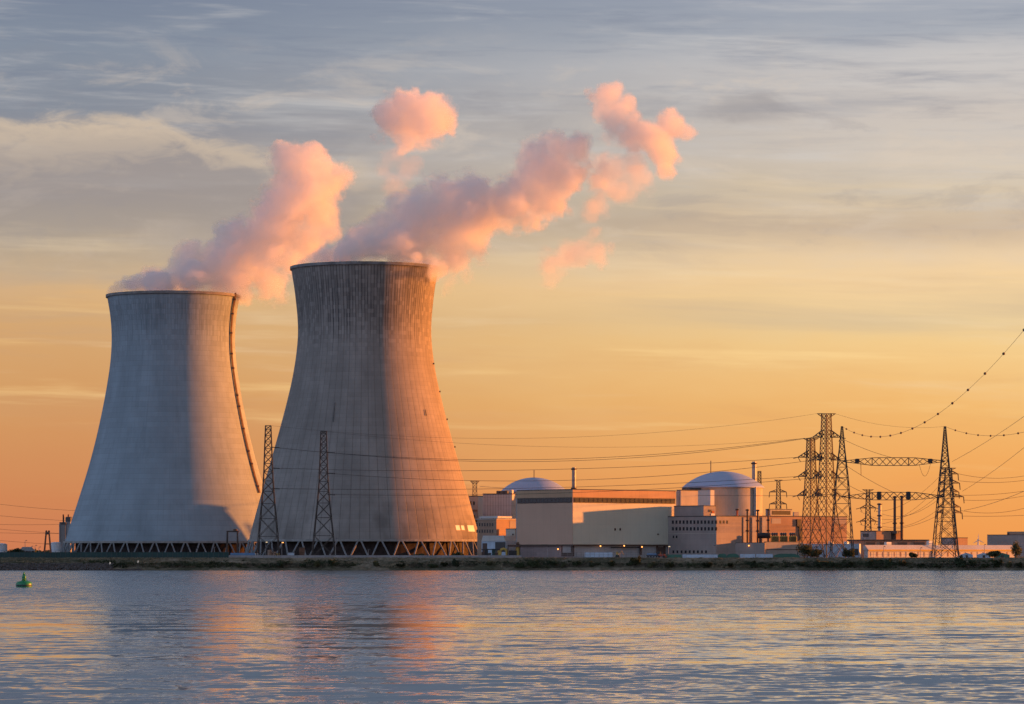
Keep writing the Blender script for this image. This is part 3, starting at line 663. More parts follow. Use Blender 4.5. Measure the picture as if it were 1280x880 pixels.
# roof lights glowing in low sun behind the big pylon
# --- reactor buildings -----------------------------------------------------------------
def reactor(label, cx, Y, rpx, yrim, yap, mast):
    t = thing('reactor_building', label, 'reactor building', (X(cx, Y), Y, G))
    r = rpx / F * Y; zr = Z(yrim, Y) - G; zh = Z(yap, Y) - Z(yrim, Y)
    MB().lathe([(r - .6, -.3), (r - .6, zr)], 96).build('wall', m_conc3 if cx > 800 else m_whitew, t, False)
    rc = r + .6; Rs = (rc * rc + zh * zh) / (2 * zh); a1 = math.asin(min(1, rc / Rs)) if zh < rc else PI / 2
    prof = [(rc, -.5), (rc + .1, 0)] + [(Rs * math.sin(a1 * (1 - k / 22)), zh - Rs + Rs * math.cos(a1 * (1 - k / 22))) for k in range(1, 22)] + [(.25, zh)]
    MB().lathe([(p[0], p[1] + zr) for p in prof], 96).build('dome', m_dome, t, True)
    MB().tube([(mast * r, -.2 * r, zr + zh * .6), (mast * r, -.2 * r, zr + zh + (13 if cx > 800 else 9) / F * Y)], .28, 6).build('mast', m_steel, t)
    return t, r, zr, zh
rb2, r2, zr2, zh2 = reactor('domed grey reactor building with a blue dome above the office block', 904, 2085., 50.2, 609.2, 589.2, -.32)
for a, w in ((R(48), 1.0),):
    MB().bbox(r2 * math.sin(a) - .9, -r2 * math.cos(a) - .9, 0, r2 * math.sin(a) + .9, -r2 * math.cos(a) + .7, zr2 - .1, .2).build('downpipe', m_galv, rb2)
rb1, r1, zr1, zh1 = reactor('domed reactor building with a flat blue dome peeking over the machine hall', 667.5, 2158., 41., 614.5, 596.8, 0.)
B = Bld('fuel_building', 'pale grey green block standing against the round reactor wall', 'building', 888, 2048., 871.5, 893)
zt = B.zu(612.5); B.body(m_whitew, -.2, zt); B.roof(m_roofdk, zt, .1, .3)
# dark eave slab reaching out from the dome
B = Bld('canopy_block', 'dark slab roof jutting out from under the blue dome above the hall', 'building', 862, 2060., 852, 886)
MB().bbox(0, 0, B.zu(613.4), B.L, B.Wd, B.zu(609.9), .2).build('roof', m_roofdk, B.o); MB().box(1, 1, -.2, B.L - 1, B.Wd - 1, B.zu(613.5)).build('wall', m_conc3, B.o)
# --- vent stacks -------------------------------------------------------------------------
def stack(label, px, Y, ytop, ybase, wpx, m, bands=2, cat='chimney', name='chimney', taper=.9, g=None):
    zb = G if ybase is None else Z(ybase, Y); t = thing(name, label, cat, (X(px, Y), Y, zb), 0, g)
    r = wpx / F * Y / 2; h = Z(ytop, Y) - zb
    MB().lathe([(r, 0), (r * taper, h), (r * taper - .15, h), (r * taper - .2, h - 1.5)], 20, caps=True).build('pipe', m, t, False)
    for k in range(bands):
        z = h * (.55 + .43 * k / max(1, bands - 1)); MB().lathe([(r * .95 + .05, z - .35), (r * .95 + .55, z - .35), (r * .95 + .55, z + .45), (r * .95 + .05, z + .45)], 20, caps=False).build('band', m_black, t)
    return t, r, h
s1, r, h = stack('grey ventilation stack standing alone behind the machine hall roof', 717.3, 2120., 584.2, None, 5.4, m_galv, 3)
s2, r, h = stack('grey ventilation stack beside a small lattice mast behind the grey domed reactor', 942.6, 2140., 577, None, 5.8, m_galv, 3)
# --- tall pipes before the annex ----------------------------------------------------------
for px, yt, yb, m, lab in ((917.2, 648, 691, m_dkgreen, 'thick dark green pipe post beside the sunlit corner of the office block'), (921.5, 636, 678, m_red, 'thin rust red pipe standing before the annex wall'),
                           (934.2, 636.5, 678, m_black, 'black upright pipe between the first two painted shadow bands of the annex'), (947.2, 637, 668, m_black, 'black upright pipe above the long black tank'), (960.4, 636, 667, m_brownm, 'dark brown upright pipe next to the roof ventilation house')):
    t, r, h = stack(lab, px, 1906., yt, None, 2.2 if m is not m_dkgreen else 2.6, m, 3, 'pipe', 'standpipe', 1.)
    if m is m_dkgreen: MB().bbox(-.9, -1.0, h - 8, .9, .6, h + .2, .1).build('cabinet', m_dkgreen, t)
# --- transformer yard -----------------------------------------------------------------------
B = Bld('blast_wall', 'grey concrete wall with one orange lamp under the upright pipes', 'wall', 956, 1878., 918, 957.2, R(75))
B.body(m_conc2, -.2, B.zv(678.6)); B.roof(m_roofdk, B.zv(678.6), .1, .25)
wall_lamp(936, 682.0, 1880., label='glowing orange lamp on the grey wall under the upright pipes')
B = Bld('transformer_house', 'low sunlit concrete house carrying the transformers', 'building', 957, 1880., 955.5, 1004, R(30))
B.body(m_conc3, -.2, B.zu(677.6)); B.roof(m_roofdk, B.zu(677.6), .15, .3); B.rbox('door_band', m_brownm, 958, 1003, 686.6, 687.4, .15)
t = thing('oil_tank', 'long black cylindrical tank lying before the painted annex shadow bands', 'tank', (X(955, 1898), 1898, Z(673, 1898)), 0)
mb = MB(); rr = 3.6 / F * 1898; LL = 8.5 / F * 1898; mb.tube([(-LL, 0, rr), (-LL + .5, 0, rr), (LL - .5, 0, rr), (LL, 0, rr)], [rr * .7, rr, rr, rr * .7], 16); mb.build('vessel', m_black, t, True)
for sx in (-.6, .6): MB().box(sx * LL - .4, -1, -10, sx * LL + .4, 1, .5).build('saddle', m_black, t)
zroof = Z(677.6, 1884) + .1
def transformer(px, label):
    Y = 1893.; t = thing('transformer', label, 'transformer', (X(px, Y), Y, zroof), R(8), 'transformers on the low house')
    MB().bbox(-2.0, -1.5, 0, 2.0, 1.5, 3.2, .25).build('tank', m_yellow, t)
    for i in range(5): MB().box(-1.8 + .8 * i, -2.0, .4, -1.5 + .8 * i, -1.52, 2.8).build('radiator_fin', m_rust, t)
    for i in range(3): MB().lathe([(.32, 0), (.5, .4), (.3, .6), (.48, 1.), (.28, 1.2), (.42, 1.6), (.1, 2.0)], 10, (-1.2 + 1.2 * i, 0, 3.2)).build('bushing', m_steel, t)
    MB().tube([(-1.8, 1.0, 4.4), (1.8, 1.0, 4.4)], .6, 12).build('conservator', m_galv, t)
    return t
tf = transformer(968.5, 'transformer with three bushings next to the black tank'); 
copy_tree(tf, (X(979.5, 1893), 1893, zroof), label='middle one of three transformers on the low house'); copy_tree(tf, (X(991, 1893), 1893, zroof), label='transformer standing nearest the dark wall duct of the annex')
# --- west cluster between the tower and the hall --------------------------------------------
B = Bld('corrugated_hall', 'grey corrugated hall block below the flat blue dome', 'industrial hall', 640, 2015., 603.5, 646, R(78))
zt = B.zv(617.6); B.body(m_corr, -.2, zt); B.roof(m_roofdk, zt, .1, .4)
for a, b_ in ((620, 624), (625, 629.5), (630, 634)):
    MB().bbox(.8, B.vv(b_) , zt + .4, 4, B.vv(a), zt + 2.0, .2).build('roof_fan', m_steel, B.o)
MB().bbox(5, 1, zt + .4, 9, B.vv(629), zt + 2.6, .1).build('roof_house', m_whitew, B.o)
B = Bld('white_block', 'white block with rounded openings half hidden behind the ribbed tower', 'building', 597.5, 2040., 583, 606, R(60))
zt = B.zv(620.5); B.body(m_whitew, -.2, zt); B.roof(m_roofdk, zt, .2, .4)
for px, py in ((588.5, 629), (592.5, 629), (588, 645), (593, 646)): B.lbox('window', m_glass, px - .9, px + .9, py - 2.2, py + 2.2, .15)
B.lbox('band', m_brick, 584, 597, 637, 639.5, .15); B.lbox('band', m_brownm, 584, 597, 650, 652.5, .15)
B = Bld('workshop', 'brick workshop with two rows of windows and an orange sunlit wall', 'building', 620.5, 1922., 596.5, 646, R(52))
zt = B.zv(649.5); B.body(m_brick, -.2, zt); B.roof(m_conc3, zt, .3, .6)
for py in (655.8, 664.):
    for i in range(7):
        px = 596.4 + 3.25 * i; B.lbox('window', m_glass, px - .8, px + .7, py - 2., py + 2., .14)
B.rbox('wall_panel', m_conc2, 637, 645.5, 650.5, 661, .12)
B = Bld('workshop_canopy', 'thin roof canopy with pinkish edge above the brick workshop', 'canopy', 622, 1926., 599, 640, R(52))
MB().bbox(0, 0, B.zv(647.6), B.L, B.Wd, B.zv(645.2), .1).build('roof', m_whitew, B.o)
for u, v in ((1, 1), (1, B.Wd - 1), (B.L - 1, 1), (B.L - 1, B.Wd - 1)): MB().bbox(u - .3, v - .3, 0, u + .3, v + .3, B.zv(647.6), .05).build('post', m_steel, B.o)
B = Bld('store_shed', 'low shed with a broad white roof before the brick workshop', 'shed', 632, 1900., 602, 634, R(70))
zt = B.zv(676.5); B.body(m_pale, -.2, zt, L=18); MB().prism([(0, zt), (B.Wd, zt), (B.Wd - 1, Z(669.5, 1900) - G), (1, Z(669.5, 1900) - G)], -.4, 18, 'x').build('roof', m_whitew, B.o)
B.lbox('gate', m_roofdk, 619, 631.6, 677.5, 690, .12)
B.lbox('gate', m_brownm, 603, 609, 679, 690, .12)
B = Bld('brown_annex', 'plain brown box building leaning against the machine hall end', 'building', 644, 1918., 632.3, 650, R(62))
zt = B.zv(661.4); B.body(m_beige, -.2, zt); B.roof(m_roofdk, zt, .15, .35); B.lbox('vent', m_black, 640.6, 642, 667, 669, .3)
# pipe bend and skid
t = thing('pipe_bend', 'thick yellowish pipe arch beside the machine hall end', 'pipe', (X(629.5, 1880), 1880, G))
rr = 4. / F * 1890; hh = Z(686, 1890) - G
MB().tube([(-rr, 0, 0), (-rr, 0, hh * .6), (-rr * .8, 0, hh * .9), (0, 0, hh), (rr * .8, 0, hh * .9), (rr, 0, hh * .6), (rr, 0, 0)], .75, 10).build('pipe', m_yellow, t, True)
MB().lathe([(1.2, 0), (1.2, .5)], 12, (-rr, 0, 0)).build('flange', m_steel, t); MB().lathe([(1.2, 0), (1.2, .5)], 12, (rr, 0, 0)).build('flange', m_steel, t)
t = thing('screen_gantry', 'dark steel frame with a rusty drum beside the machine hall corner', 'gantry', (X(643, 1880), 1880, G))
k = 1 / F * 1880
for sx in (-8, 7): 
    for sy in (-1.5, 1.5): MB().bar((sx * k, sy, 0), (sx * k, sy, Z(682, 1880) - G), .28).build('leg', m_black, t)
MB().bbox(-8.5 * k, -2, Z(683.5, 1880) - G, 8 * k, 2, Z(681, 1880) - G, .1).build('deck', m_brownm, t)
MB().bbox(-7 * k, -1.4, 0, 3 * k, 1.4, Z(688, 1880) - G, .2).build('machine', m_black, t)
MB().tube([(4.4 * k, 0, .3), (4.4 * k, 0, Z(683.6, 1880) - G)], 1.3, 10).build('drum', m_yellow, t)
MB().tube([(2 * k, 0, Z(680, 1880) - G), (6 * k, 0, Z(679, 1880) - G)], .8, 10).build('motor', m_rust, t)
t = thing('pump_skid', 'low clutter of dark pump casings at the foot of the ribbed tower', 'pump', (X(614, 1884), 1884, G))
for i, (px, h_, m) in enumerate(((604, 3.2, m_brownm), (608, 4.5, m_black), (612, 2.6, m_steel), (617, 4.8, m_dkgreen), (621, 3., m_brownm), (624, 4., m_yellow))):
    MB().bbox((px - 614) * k - .9, -1, 0, (px - 614) * k + .9, 1, h_, .2).build('casing', m, t)
MB().bbox((602 - 614) * k, -1.3, 4.2, (626 - 614) * k, -.9, 4.7, .05).build('pipe_run', m_black, t)
# --- east group ---------------------------------------------------------------------------
B = Bld('low_store', 'pale blue low store between the big pylon legs', 'building', 1074, 1895., 986, 1076, R(80))
zt = B.zv(680.4); B.body(m_pale, -.2, zt); B.roof(m_pale, zt, .1, .3); B.lbox('door', m_roofdk, 1010, 1015, 684, 694, .12); B.lbox('door', m_roofdk, 1066, 1073, 686, 694, .12)
for px, lab in ((1038.5, 'bright cream ventilator box on the pale store under the big pylon'), (1058, 'bright cream ventilator box on the pale store beside the pyramid tower')):
    t = thing('roof_ventilator', lab, 'ventilator', (X(px, 1898), 1898, Z(680.4, 1898) + .25), R(50))
    MB().bbox(-1.1, -1.1, 0, 1.1, 1.1, 1.3, .15).build('cowl', m_white, t); MB().bbox(-.8, -.8, -.15, .8, .8, .02, .02).build('curb', m_steel, t)
B = Bld('dark_store', 'dark flat roofed store behind the pale long shed', 'building', 1080, 2080., 1060, 1160, R(20))
zt = B.zu(675.8); B.body(m_brick, -.2, zt); B.roof(m_roofdk, zt, .6, .7)
for a, b_ in ((1083, 1094), (1100, 1109), (1122, 1134), (1142, 1156)): B.rbox('opening', m_roofdk, a, b_, 677.8, 681, .12)
B = Bld('boiler_house', 'boiler house with a grey end and red brown sunlit side under three chimneys', 'building', 1095.5, 2160., 1075.5, 1126, R(35))
zt = B.zu(664.2); B.body(m_brick, -.2, zt); B.roof(m_roofdk, zt, .2, .5); B.lbox('wall_panel', m_galv, 1076.5, 1094.5, 665, 675, .12)
B.lbox('window', m_glass, 1079, 1086, 667, 671, .3); B.rbox('downpipe', m_black, 1114.2, 1115.4, 664, 676, .5)
for px, yt, w, m, lab in ((1099.6, 629, 4.6, m_galv, 'short thick grey chimney over the boiler house'), (1118.4, 620, 3.5, m_brownm, 'tall brown chimney with a platform over the boiler house'), (1127.3, 619.5, 3.7, m_brownm, 'tall dark chimney standing off the far end of the boiler house')):
    t, r, h = stack(lab, px, 2168., yt, None, w, m, 3 if m is m_galv else 2)
    if px == 1118.4: MB().lathe([(r, 0), (r + 1.8, 0), (r + 1.8, 1.6), (r + 1.5, 1.6), (r + 1.5, .3), (r, .3)], 16, (0, 0, h * .38), caps=False).build('platform', m_steel, t)
B = Bld('long_shed', 'very long low shed with a pink wall and a roof edge painted sunlit yellow', 'shed', 1085, 1868., 1080, 1268, R(36)); shed = B
zt = B.zu(687.4); zr = B.zu(681.2)
B.body(m_whitew, -.2, zt, 'wall'); 
mb = MB(); mb.prism([(-.8, zt - .02), (B.Wd * .6, zr), (B.Wd + .3, zr - .2), (B.Wd + .3, zt - .02)], -.5, B.L + .5, 'x'); mb.build('roof', m_whitew, B.o)
MB().box(-.5, -1.0, zt - .5, B.L + .5, -.82, zt + .25).build('sunlit_edge', m_yellow, B.o)  # yellow strip puts the sunlit orange of the roof edge into colour
for i in range(24):
    px = 1088 + 7.4 * i
    if px < 1262: B.rbox('door' if i % 4 else 'window', m_brick if i % 3 else m_conc2, px, px + (1.6 if i % 2 else .9), 690, 695.6, .1)
for a, b_, lab in ((1108, 1115, 'bright roof light box near the brown chimney end of the long shed'), (1161, 1168, 'bright roof light box just west of the lattice pyramid on the long shed')):
    Yr = shed.Y0 + shed.u(a) * math.sin(shed.b) + 2.6; t = thing('roof_light', lab, 'roof light', (X(a, Yr), Yr, zr + G - .3), R(36)); w = (b_ - a) / F * 1900 / math.cos(shed.b)
    MB().bbox(0, 0, 0, w, 2, 1.9 if a < 1150 else 2.6, .15).build('box', m_white, t); MB().box(.2, -.05, .3, w - .2, .02, 1.2).build('glazing', m_pale, t)
B = Bld('control_house', 'dark grey and brown control house behind the gantry pyramid', 'building', 1195, 1990., 1177, 1209.5, R(40))
zt = B.zu(672.6); B.body(m_brick, -.2, zt); B.roof(m_roofdk, zt, .2, .4); B.lbox('cladding', m_galv, 1177.5, 1194.8, 673, 680, .12)
B = Bld('grey_warehouse', 'blue grey warehouse with a raised end at the far east side', 'warehouse', 1310, 2300., 1234, 1330, R(62))
zt = B.zv(668.8); B.body(m_conc2, -.2, zt); B.roof(m_roofdk, zt, .15, .4)
MB().box(-.1, -.1, zt + .4, B.L, B.vv(1259), zt + 2.4).build('upper_wall', m_brick, B.o); B.lbox('vent', m_brownm, 1259.2, 1261.6, 666, 668, .5)
# shed at the end of the row
for a, b_, m, lab in ((1201, 1216, m_pale, 'small pale blue tent next to the lattice pyramid foot'), (1222, 1238, m_pale, 'flat pale blue tent before the end of the long shed'), (1244, 1262, m_green, 'green tent near the lone bushy tree')):
    Y = 1858.; t = thing('tent', lab, 'tent', (X(a, Y), Y, G)); w = (b_ - a) / F * Y; hh = 2.6
    MB().prism([(0, 0), (w, 0), (w, hh * .6), (w / 2, hh), (0, hh * .6)], 0, 4).build('canvas', m, t); MB().box(w * .4, -.06, 0, w * .6, .02, hh * .55).build('flap', m_roofdk, t)
# row of tents, tanks and screens along the dyke road
for i, (a, b_, hpx, m, lab) in enumerate(((828, 852, 4.0, m_green, 'pale green tarpaulin screen in front of the hall loading door'), (853, 897, 4.0, m_pale, 'pale blue fabric screen along the office block foot'), (925, 944, 4.6, m_pale, 'white blue fabric screen under the lamp lit grey wall'),
                                        (945, 966, 4.6, m_pale, 'white blue fabric screen under the transformer house'))):
    Y = 1848.; t = thing('fabric_screen', lab, 'screen', (X(a, Y), Y, G)); w = (b_ - a) / F * Y; hh = hpx / F * Y
    nb = max(3, int(w / 2.2)); mb = MB()
    mb.add([(w * j / nb, .25 * (j % 2), z) for z in (0, hh) for j in range(nb + 1)], [(j, j + 1, nb + 2 + j, nb + 1 + j) for j in range(nb)]); mb.build('fabric', m, t, fix=False)
    for j in range(0, nb + 1, 2): MB().bar((w * j / nb, .1, -.1), (w * j / nb, .1, hh + .15), .05).build('post', m_steel, t)
for a, b_, lab in ((897.5, 908.5, 'rounded dark green tank cover beside the office corner'), (967, 1000, 'long rounded green tank cover near the pylon bush'), (909, 924, 'pale green rounded tank cover under the green pipe post')):
    Y = 1852.; t = thing('tank_cover', lab, 'tank cover', (X((a + b_) / 2, Y), Y, G)); w = (b_ - a) / F * Y / 2; hh = 5. / F * Y
    prof = [(w * math.cos(q), hh * math.sin(q) ** .6 if q > 0 else 0) for q in [PI * k / 16 for k in range(17)]]
    prof = [(w * math.copysign(abs(math.cos(q)) ** .6, math.cos(q)), hh * max(0, math.sin(q)) ** .8) for q in [PI * k / 16 for k in range(17)]]
    MB().prism(prof, 0, 5).build('cover', m_green, t); MB().prism([(p[0] * 1.01, p[1] * 1.02) for p in prof], 2.2, 2.8).build('strap', m_dkgreen, t)
def container(label, a, b_, Y, hpx, m, roofm=None):
    t = thing('container', label, 'container', (X(a, Y), Y, G)); w = (b_ - a) / F * Y; hh = hpx / F * Y
    MB().bbox(0, 0, .15, w, 2.6, hh, .08).build('body', m, t); MB().box(.05, .05, -.05, w - .05, 2.55, .15).build('base_rail', m_black, t)
    MB().box(w - .02, .3, .3, w + .05, 2.3, hh - .2).build('door', m_pale, t)
    return t
container('blue site container beside the steel portal crane', 288, 318.5, 1846, 6., m_blue)
container('long dark low container under the machine hall lamps', 731, 766, 1850, 6.6, m_pale)
t = thing('pipe_trailer', 'dark flat trailer loaded with pipes before the loading door', 'trailer', (X(808, 1846), 1846, G)); w = 14 / F * 1846
MB().bbox(0, 0, .9, w, 2.4, 1.4, .05).build('bed', m_black, t); MB().bbox(.3, .2, 1.4, w - .4, 2.2, 2.3, .3).build('pipe_load', m_blue, t)
for i in range(4): MB().tube([(.9 + i * 1.5, .05, .5), (.9 + i * 1.5, .45, .5)], .5, 10).build('wheel', m_black, t)
t = thing('loader', 'small red wheeled loader beside the pipe trailer', 'loader', (X(823, 1846), 1846, G))
MB().bbox(0, 0, .6, 3.6, 2., 1.9, .2).build('body', m_red, t); MB().bbox(-.6, .2, 1.9, 1.2, 1.8, 3.4, .2).build('cab', m_black, t); MB().bbox(3.6, -.1, .2, 4.6, 2.1, 1.1, .1).build('bucket', m_red, t)
for sx in (.4, 2.8): MB().tube([(sx, -.1, .6), (sx, .35, .6)], .62, 10).build('wheel', m_black, t)
t = thing('digger', 'small yellow digger parked under the machine hall lamps', 'digger', (X(772, 1848), 1848, G))
MB().bbox(-1.3, 0, 0, 1.3, 1.8, .8, .2).build('track', m_black, t); MB().bbox(-1., .1, .8, 1., 1.7, 1.6, .15).build('body', m_dkgreen, t); MB().bbox(-.8, .2, 1.6, .4, 1.5, 3.2, .15).build('cab', m_yellow, t)
mb = MB(); mb.tube([(.8, .9, 1.4), (2.2, .9, 3.6), (3.4, .9, 1.4)], [.25, .2, .15], 6); mb.build('arm', m_yellow, t)
# ------------------------------------------------------------------ pylons, gantry, poles
m_lat = surf('pylon steel', (.075, .065, .060), .65, .2, .5, metal=.3)
m_lat2 = surf('rusty pylon steel', (.12, .075, .055), .7, .2, .5, metal=.2)
m_ins = surf('insulator', (.03, .032, .035), .4, .1)
def lattice(mb, prof, panels, rl, rb, dense=1):
    """four tapering legs with crossed bracing; prof = [(z, half width)]"""
    def hw(z): return interp(prof, z)
    cs = [(-1, -1), (1, -1), (1, 1), (-1, 1)]
    zs = panels
    for a, b in zip(zs, zs[1:]):
        wa, wb = hw(a), hw(b)
        for i in range(4):
            j = (i + 1) % 4
            A = [(cs[i][0] * wa, cs[i][1] * wa, a), (cs[j][0] * wa, cs[j][1] * wa, a)]; Bq = [(cs[i][0] * wb, cs[i][1] * wb, b), (cs[j][0] * wb, cs[j][1] * wb, b)]
            mb.bar(A[0], Bq[0], rl)
            if dense == 2:
                for s_ in (0, 1):
                    A2 = [tuple(Vector(A[0]).lerp(Vector(A[1]), .5 * s_)), tuple(Vector(A[0]).lerp(Vector(A[1]), .5 * s_ + .5))]
                    B2 = [tuple(Vector(Bq[0]).lerp(Vector(Bq[1]), .5 * s_)), tuple(Vector(Bq[0]).lerp(Vector(Bq[1]), .5 * s_ + .5))]
                    mb.bar(A2[0], B2[1], rb); mb.bar(A2[1], B2[0], rb)
            else: mb.bar(A[0], Bq[1], rb); mb.bar(A[1], Bq[0], rb)
            mb.bar(Bq[0], Bq[1], rb)
    return mb
def even(z0, z1, ratio_w, prof):
    zs = [z0]; z = z0
    while z < z1 - .5:
        z += max(1.2, 2 * interp(prof, z) * ratio_w); zs.append(min(z, z1))
    if len(zs) > 2 and zs[-1] - zs[-2] < .8: zs.pop(-2)
    return zs
def crossarm(mb, z, hw, reach, drop, rb, sgn, lift=0.):
    """triangular arm: two lower chords and an upper chord meeting at the tip"""
    tip = Vector((sgn * reach, 0, z + lift)); N = max(2, int((reach - hw) / 1.6))
    lo = [Vector((sgn * hw, s * hw, z)) for s in (-1, 1)]; up = [Vector((sgn * hw, s * hw * .9, z + drop)) for s in (-1, 1)]
    for s in (0, 1):
        mb.bar(lo[s], tip, rb * 1.3); mb.bar(up[s], tip, rb * 1.2)
        for k in range(N):
            a = k / N; b = (k + 1) / N
            mb.bar(lo[s].lerp(tip, a), up[s].lerp(tip, b), rb * .8); mb.bar(up[s].lerp(tip, a), lo[s].lerp(tip, a), rb * .7)
    for k in range(N): mb.bar(lo[0].lerp(tip, k / N), lo[1].lerp(tip, (k + 1) / N), rb * .7)
    return tip
def ins_string(p, q, parent, r=.3):
    p = Vector(p); q = Vector(q); n = 7; mb = MB(); pts = []; rs = []
    for k in range(n * 2 + 1): pts.append(p.lerp(q, k / (n * 2))); rs.append(r if k % 2 else r * .45)
    mb.tube(pts, rs, 7); return mb.build('insulator', m_ins, parent)
TIPS = {}
def pylon(key, label, px, Y, ytop, prof_px_, arms, rl=.24, rb=.12, dense=1, top_wing=None, ins='out', rz=0., name='pylon', cat='pylon', ratio=.95, m=None, mrot=0.):
    """prof_px_: (row, half width px) top to bottom; arms: (row, reach px west, reach px east, depth px)"""
    k = Y / F; zb = G
    t = thing(name, label, cat, (X(px, Y), Y, zb), rz)
    prof = [(Z(py, Y) - zb, w * k) for py, w in reversed(prof_px_)]; prof[0] = (0, prof[0][1])
    ztop = Z(ytop, Y) - zb
    if prof[-1][0] < ztop: prof.append((ztop, prof[-1][1]))
    mm = m or m_lat
    lattice(MB(), prof, even(0, ztop, ratio, prof), rl, rb, dense).build('lattice_mast', mm, t).rotation_euler = (0, 0, mrot)
    tips = []
    for (py, rw, re, dp) in arms:
        z = Z(py, Y) - zb; hw = interp(prof, z)
        for sg, rch in ((-1, rw), (1, re)):
            if not rch: continue
            mb = MB(); tip = crossarm(mb, z, hw, rch * k, dp * k, rb * 1.7, sg); mb.build('crossarm', mm, t); tips.append(Vector((X(px, Y) + tip.x, Y, zb + tip.z)))
            if ins == 'hang': ins_string(tip, tip + Vector((sg * .3, 0, -3.6)), t, .34)
            elif ins == 'out': ins_string(tip, tip + Vector((sg * 2.6, -.6, -.7)), t, .28); ins_string(tip, tip + Vector((-sg * 1.2, -1.2, -2.4)), t, .24)
    if top_wing:
        w, d = top_wing; mb = MB(); hw = interp(prof, ztop)
        for sg in (-1, 1):
            tip = Vector((sg * w * k, 0, ztop)); base = Vector((sg * hw, 0, ztop - d * k))
            for s in (-1, 1):
                mb.bar((sg * hw, s * hw, ztop), tip, rb * 1.4); mb.bar((sg * hw, s * hw, ztop - d * k), tip, rb * 1.3)
                for q in (.33, .66): mb.bar(Vector((sg * hw, s * hw, ztop)).lerp(tip, q), Vector((sg * hw, s * hw, ztop - d * k)).lerp(tip, q), rb)
            tips.append(Vector((X(px, Y) + tip.x, Y, zb + ztop)))
        mb.bar((-w * k, 0, ztop), (w * k, 0, ztop), rb * 1.3); mb.build('earth_wire_wing', mm, t)
    for sx in (-1, 1):
        for sy in (-1, 1): MB().bbox(sx * prof[0][1] - .7, sy * prof[0][1] - .7, -.3, sx * prof[0][1] + .7, sy * prof[0][1] + .7, .5, .1).build('foot', m_conc, t)
    TIPS[key] = tips
    return t
YP = 1852.
pylon('big', 'tallest lattice pylon with a winged flat top and four pairs of crossarms', 1033, YP + 8, 517, [(517, 4.0), (546, 4.9), (572, 5.8), (600, 6.9), (636, 8.8), (696, 17)],
      [(546.5, 17, 18, 9), (575, 17.5, 17.5, 9), (597.5, 17, 17, 9), (620, 18, 17, 9)], dense=2, top_wing=(11.5, 5), ratio=.55, mrot=R(40))
pylon('mid', 'lattice pylon with four crossarms standing just west of the tallest pylon', 1013.5, YP + 20, 548, [(548, 3.4), (571, 4.0), (595, 4.9), (620, 5.9), (650, 7.4), (696, 12)],
      [(571.5, 16, 14, 8), (595.5, 16, 14, 8), (619.5, 17, 14, 8)], dense=2, top_wing=(9.5, 3), ratio=.55, mrot=R(40))
Yg = 1846.
pylon('pyw', 'slim pyramid lattice tower holding the west ends of two truss beams', 1052.5, Yg, 533, [(533, .9), (560, 3.2), (600, 7.6), (650, 11.0), (696, 14.2)], [], rl=.23, rb=.12, ratio=.9, name='gantry_tower', cat='gantry tower')
pylon('pye', 'slim pyramid lattice tower holding the east ends of two truss beams', 1181.2, Yg, 533, [(533, .9), (560, 3.0), (600, 6.6), (650, 11.0), (696, 15.2)], [], rl=.25, rb=.12, ratio=.8, name='gantry_tower', cat='gantry tower')
pylon('arm', 'lattice pylon with hanging insulators seen through the east gantry tower', 1185.5, 1905., 585, [(585, 3.6), (620, 6.0), (650, 8.0), (696, 12)],
      [(592.5, 11, 12, 4), (604, 12, 14, 4), (615, 11, 13, 4), (621, 13, 19, 4), (634, 13, 15, 4), (641, 14, 17, 4)], top_wing=(9.5, 2.5), ins='hang', rl=.20, rb=.10, ratio=.8)
pylon('far1', 'small distant pylon rising behind the turbine annex roof', 973, 2300., 600, [(600, 1.8), (614, 2.3), (630, 2.9), (696, 5)], [(615, 11, 10, 3), (630, 11, 10, 3)], top_wing=(5, 1.5), rl=.22, rb=.12, ins='hang')
pylon('far2', 'distant brownish pylon with slanted insulators beside the grey chimney', 1085, 2250., 612, [(612, 1.9), (634, 2.6), (651, 3.2), (696, 5.5)], [(635, 10, 10, 4), (651.5, 10, 10, 4)], top_wing=(7, 2.5), rl=.22, rb=.12, m=m_lat2)
pylon('far3', 'small distant pylon with a winged top above the white block', 593.5, 2260., 601.5, [(601.5, 2.4), (612, 2.4), (625, 3.2), (696, 6)], [], top_wing=(5.4, 3.2), rl=.2, rb=.12, m=m_lat2)
pylon('pole1', 'tall slender lattice mast straddling the gap between the two cooling towers', 335.3, 1850., 532, [(532, 3.4), (560, 4.4), (590, 5.4), (620, 7.2), (650, 10), (696, 14)], [], rl=.26, rb=.15, m=m_lat, name='lattice_mast_tower', cat='lattice mast')
pylon('pole2', 'tall slender lattice mast standing before the shaded face of the ribbed tower', 404.5, 1850., 539, [(539, 3.4), (565, 4.2), (595, 5.2), (625, 7.2), (655, 10.5), (696, 14.5)], [], rl=.26, rb=.15, m=m_lat, name='lattice_mast_tower', cat='lattice mast')
